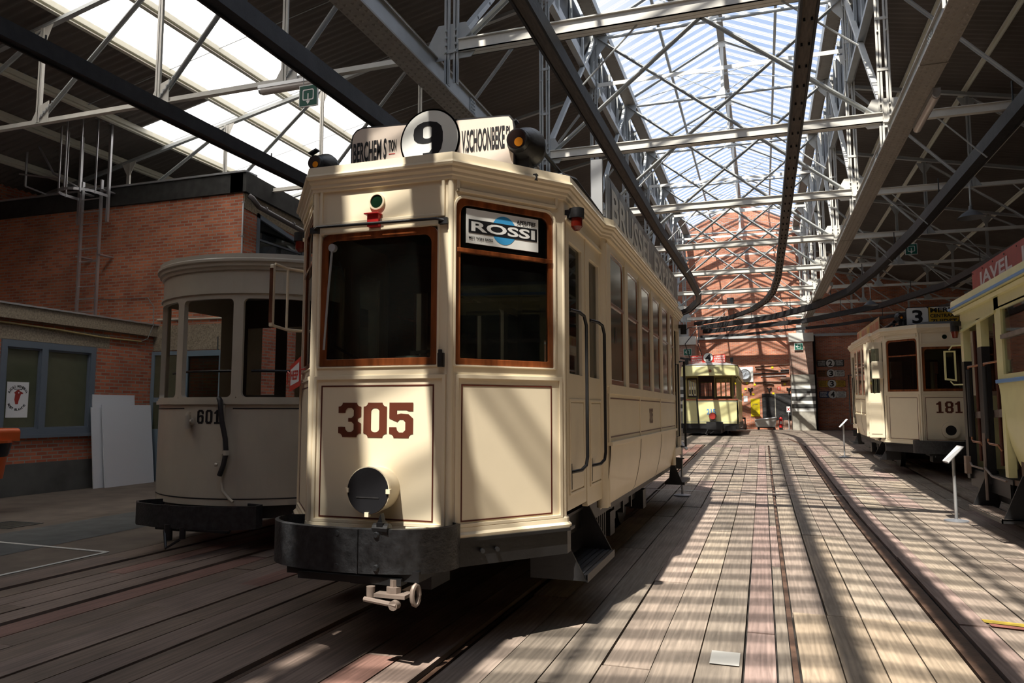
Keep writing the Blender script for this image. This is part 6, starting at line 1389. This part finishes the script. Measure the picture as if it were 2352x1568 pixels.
flatthing('paper_notice', -.96, -.76, 1.94, 2.24, .02, ['paper'], 'small white paper on the wall left of the yellow notice', 'notice')
mb = MB(); mb.prism([(-.02, .95), (1.44, .95), (1.44, 2.36), (-.02, 2.36)], fw_, .001, .012); struct(mb.build('trim_83', 'bblack'))
mb = MB(); mb.prism([(.62, .95), (.66, .95), (.66, 2.34), (.62, 2.34)], fw_, .012, .03); struct(mb.build('trim_60', 'concrete'))
mb = MB(); mb.prism([(.75, zf(YF)), (1.42, zf(YF)), (1.42, .95), (.75, .95)], fw_, .001, .012); struct(mb.build('trim_61', 'bpink'))
flatthing('extinguisher_sign', .78, .93, 2.55, 2.72, .01, ['redsign', 'inkwhite'], 'tiny red and white extinguisher sign high on the far wall', 'sign', lambda a, d: a.prism([(.83, 2.57), (.87, 2.57), (.87, 2.70), (.83, 2.70)], fw_, d, d + .004, 1))
t = thing('warning_sign', (1.28, YF - .25, zf(YF)), 'small white sign with red cross on a thin post by the pillar', 'sign')
a = MB(); a.cyl((0, 0, 0), (0, 0, 1.1), .02, n=8); a.cyl((0, 0, 0), (0, 0, .02), .12); a.build('post', 'steel', t)
a = MB(); a.box(-.09, .09, -.03, -.02, .92, 1.22); a.beam((-.06, -.034, .98), (.06, -.034, 1.16), .006, .03, (.8, 0, -.6), 1); a.beam((.06, -.034, .98), (-.06, -.034, 1.16), .006, .03, (.8, 0, .6), 1); a.build('panel', ['paper', 'red'], t)
t = thing('fire_extinguisher', (.88, YF - .45, zf(YF)), 'red fire extinguisher standing at the far wall', 'extinguisher')
a = MB(); a.cyl((0, 0, .12), (0, 0, .58), .09, n=20); a.cyl((0, 0, .58), (0, 0, .66), .09, .03, 20); a.build('cylinder', 'red', t, True)
a = MB(); a.cyl((0, 0, 0), (0, 0, .12), .095, n=20); a.cyl((0, 0, .66), (0, 0, .72), .03); a.box(-.06, .06, -.02, .02, .72, .76); a.build('valve', 'black', t)
a = MB(); a.tube([(.03, 0, .70), (.12, 0, .62), (.13, 0, .35), (.10, 0, .2)], .012, 6); a.tube([(.10 * math.sin(i * .5236), .02, .78 + .10 * math.cos(i * .5236)) for i in range(12)], .008, 6, closed=True); a.build('hose', 'black', t, True)
a = MB(); a.box(-.05, .05, -.094, -.086, .3, .45); a.build('label', 'paper', t)
t = thing('grey_cart', (.13, YF - .9, zf(YF)), 'grey plastic tub cart on black wheels at the far wall', 'cart')
a = MB(); a.add([(-.50, -.25, .17), (.46, -.25, .17), (.46, .25, .17), (-.50, .25, .17), (-.54, -.32, .52), (.55, -.32, .66), (.55, .32, .66), (-.54, .32, .52)], [(0, 1, 5, 4), (1, 2, 6, 5), (2, 3, 7, 6), (3, 0, 4, 7), (0, 3, 2, 1)]); a.build('tub', 'tub', t)
a = MB(); a.beam((-.54, -.33, .52), (.55, -.33, .66), .04, .04); a.beam((-.54, .33, .52), (.55, .33, .66), .04, .04); a.build('tub_rim', 'whitep', t)
a = MB(); a.box(-.42, .45, -.22, .22, .10, .17)
for x in (-.36, .42): a.cyl((x, -.2, .06), (x, -.15, .06), .06); a.cyl((x, .15, .06), (x, .2, .06), .06)
a.build('chassis', 'black', t)
t = thing('display_case', (-1.5, YF - .5, zf(YF)), 'low black framed case with pale bars right of the distant tram', 'display case')
a = MB(); a.box(-1.1, .62, -.3, .3, 0, .06); a.box(-1.1, .62, -.3, .3, .56, .64); a.box(-1.1, -1.04, -.3, .3, 0, .6); a.box(.56, .62, -.3, .3, 0, .6); a.build('case', 'black', t)
a = MB(); a.ring([(-.98, .10), (.50, .10), (.50, .52), (-.98, .52)], [(-.94, .14), (.46, .14), (.46, .48), (-.94, .48)], lambda p, q_, c: (p, -.28 + c, q_), -.02, .02); a.box(0, .03, -.3, -.26, .12, .5); a.box(.28, .46, -.3, -.26, .26, .34); a.build('bars', 'galv', t)
# rack of tools
def tool(pts, r, label, m='black', name='hand_tool'):
    a = MB(); a.tube([fw_(*p, r) for p in pts], r, 6); return tag(a.build(name, m, smooth=True), label, 'tool', 'track tools hung on the far wall')
tool([(-.34, 3.82), (1.5, 3.92)], .022, 'thin long rod, topmost of the tools hung on the far wall', 'rail')
tool([(-.44, 3.42), (.6, 3.46), (1.38, 3.50)], .03, 'dark rod with thick right end level with the clock', 'black')
tool([(.96, 3.60), (1.38, 3.61)], .04, 'short thick black bar end of the rod beside the pillar', 'black')
tool([(-.05, 3.28), (1.24, 3.32)], .022, 'pale straight rod just under the dark rod', 'galv')
tool([(-.30, 3.72), (.2, 3.66), (.85, 3.58)], .03, 'brown wooden pole hung aslant above the dark rod', 'rail')
tool([(-.35, 2.98), (.5, 3.0), (1.3, 2.98)], .035, 'brown timber pole below the clock height', 'rail')
tool([(.05, 2.92), (.2, 2.84), (.4, 2.90), (.6, 2.84)], .035, 'bent rusty tongs in the middle of the tool wall', 'rail')
tool([(.95, 3.12), (1.42, 3.14)], .10, 'broad brown board hung at the pillar side of the tool wall', 'rail')
tool([(-1.46, 2.3), (-1.44, 2.66), (-1.44, 3.2)], .03, 'upright iron bar left of the clock board', 'black')
for x, nm in ((-.60, 'left'), (.36, 'middle'), (1.35, 'right')):
    a = MB(); a.tube([fw_(x - .12, 2.66, .05), fw_(x, 2.60, .05), fw_(x + .12, 2.68, .05)], .035, 6); a.tube([fw_(x, 2.62, .05), fw_(x, 2.42, .05)], .05, 6)
    tag(a.build('iron_hook_tool', 'black', smooth=True), '%s of the dark anchor-shaped hook tools in a row on the far wall' % nm, 'tool')
for i, (x, z, w_) in enumerate(((-.77, 2.93, 'just below the clock board'), (-.37, 2.86, 'right of the paper clock board corner'), (-.85, 2.62, 'over the leftmost anchor-shaped tool'), (-.46, 2.34, 'just above the yellow notice'), (.56, 2.38, 'above the black painted patch'), (1.14, 2.86, 'below the board near the pillar'), (.55, 3.76, 'just under the topmost rod'), (-1.35, 2.92, 'left of and below the clock board'), (-1.05, 2.32, 'left of the small white paper'))):
    a = MB(); a.prism([(x - .055, z - .05), (x + .055, z - .05), (x + .055, z + .05), (x - .055, z + .05)], fw_, .001, .02); tag(a.build('yellow_tag', 'yellow'), 'small yellow number tag ' + w_, 'tag')
for x, z, nm in ((-1.50, 7.32, 'left, over the nave'), (2.35, 7.40, 'middle, beside the right girder'), (5.6, 5.9, 'dark, in the near part of the right bay'), (9.3, 6.05, 'furthest right, almost lost in the dark')):
    a = MB(); a.prism([(x - .18, z - .27), (x + .18, z - .27), (x + .18, z + .27), (x - .18, z + .27)], fw_, .02, .35); tag(a.build('black_loudspeaker', 'black', bevel=.02), 'black box loudspeaker on the far wall: ' + nm, 'loudspeaker')
# four enamel destination boards
def dest(x, z, num, left, right, lc, rc, lt, rt, label):
    t = thing('destination_board', (x, YF - .012, z), label, 'sign'); f = lambda p, q_, c: (p, -c, q_)
    a = MB(); a.prism(rrect(-.66, .66, -.175, .175, .05), f, -.01, 0); a.flat([[(-.645, -.16), (0, -.16), (0, .16), (-.645, .16)]], f, .004, 1); a.flat([[(0, -.16), (.60, -.16), (.645, -.12), (.645, .12), (.60, .16), (0, .16)]], f, .004, 2); a.build('panel', ['ink', lc, rc], t)
    for s_, side, m_ in ((left, -1, lt), (right, 1, rt)):
        a = MB(); h = .28 / len(s_)
        for i, tx in enumerate(s_):
            z1 = .14 - i * h; x0, x1 = (-.61, -.27) if side < 0 else (.27, .60); text(a, tx, f, x0, x1, z1 - h * .78, z1, .006)
        a.build('lettering', m_, t)
    a = MB(); a.prism(circ(0, 0, .225, 36), f, 0, .008); a.flat([circ(0, 0, .21, 36)], f, .012, 1); text(a, num, f, -.10, .10, -.15, .15, .015, 0); a.build('route_disc', ['ink', 'signwhite'], t)
dest(3.42, 3.93, '2', ['HAVEN', 'CENTRAALSTATIE', 'ZUIDSTATIE'], ['PORT', 'GARE CENTRALE', 'P. ZUIDSTATIE'], 'darkcon', 'darkcon', 'inkwhite', 'inkwhite', 'black enamel line 2 destination board, topmost of four')
dest(3.44, 3.40, '3', ['MERKSEM', 'CENTRAAL', 'HOBOKEN'], ['MERKSEM', 'GARE CENTRALE', 'HOBOKEN'], 'brownen', 'signwhite', 'ink', 'ink', 'brown and white line 3 destination board, second from top')
dest(3.46, 2.86, '3', ['ZUID STATIE', 'GROENPLAATS', 'MEIR STATIE', 'DAM POORT'], ['GARE DU SUD', 'PLACE VERTE', 'GARE CENTRALE', 'PORTE DAM'], 'ochre', 'ochre', 'ink', 'ink', 'all yellow line 3 destination board, third from top')
dest(3.48, 2.30, '4', ['GROENPLAATS', 'ZUID STATIE', 'KIEL', 'HOBOKEN'], ['PLACE VERTE', 'GARE DU SUD', 'KIEL', 'HOBOKEN'], 'navy', 'signwhite', 'inkwhite', 'ink', 'blue and white line 4 destination board, lowest of four')
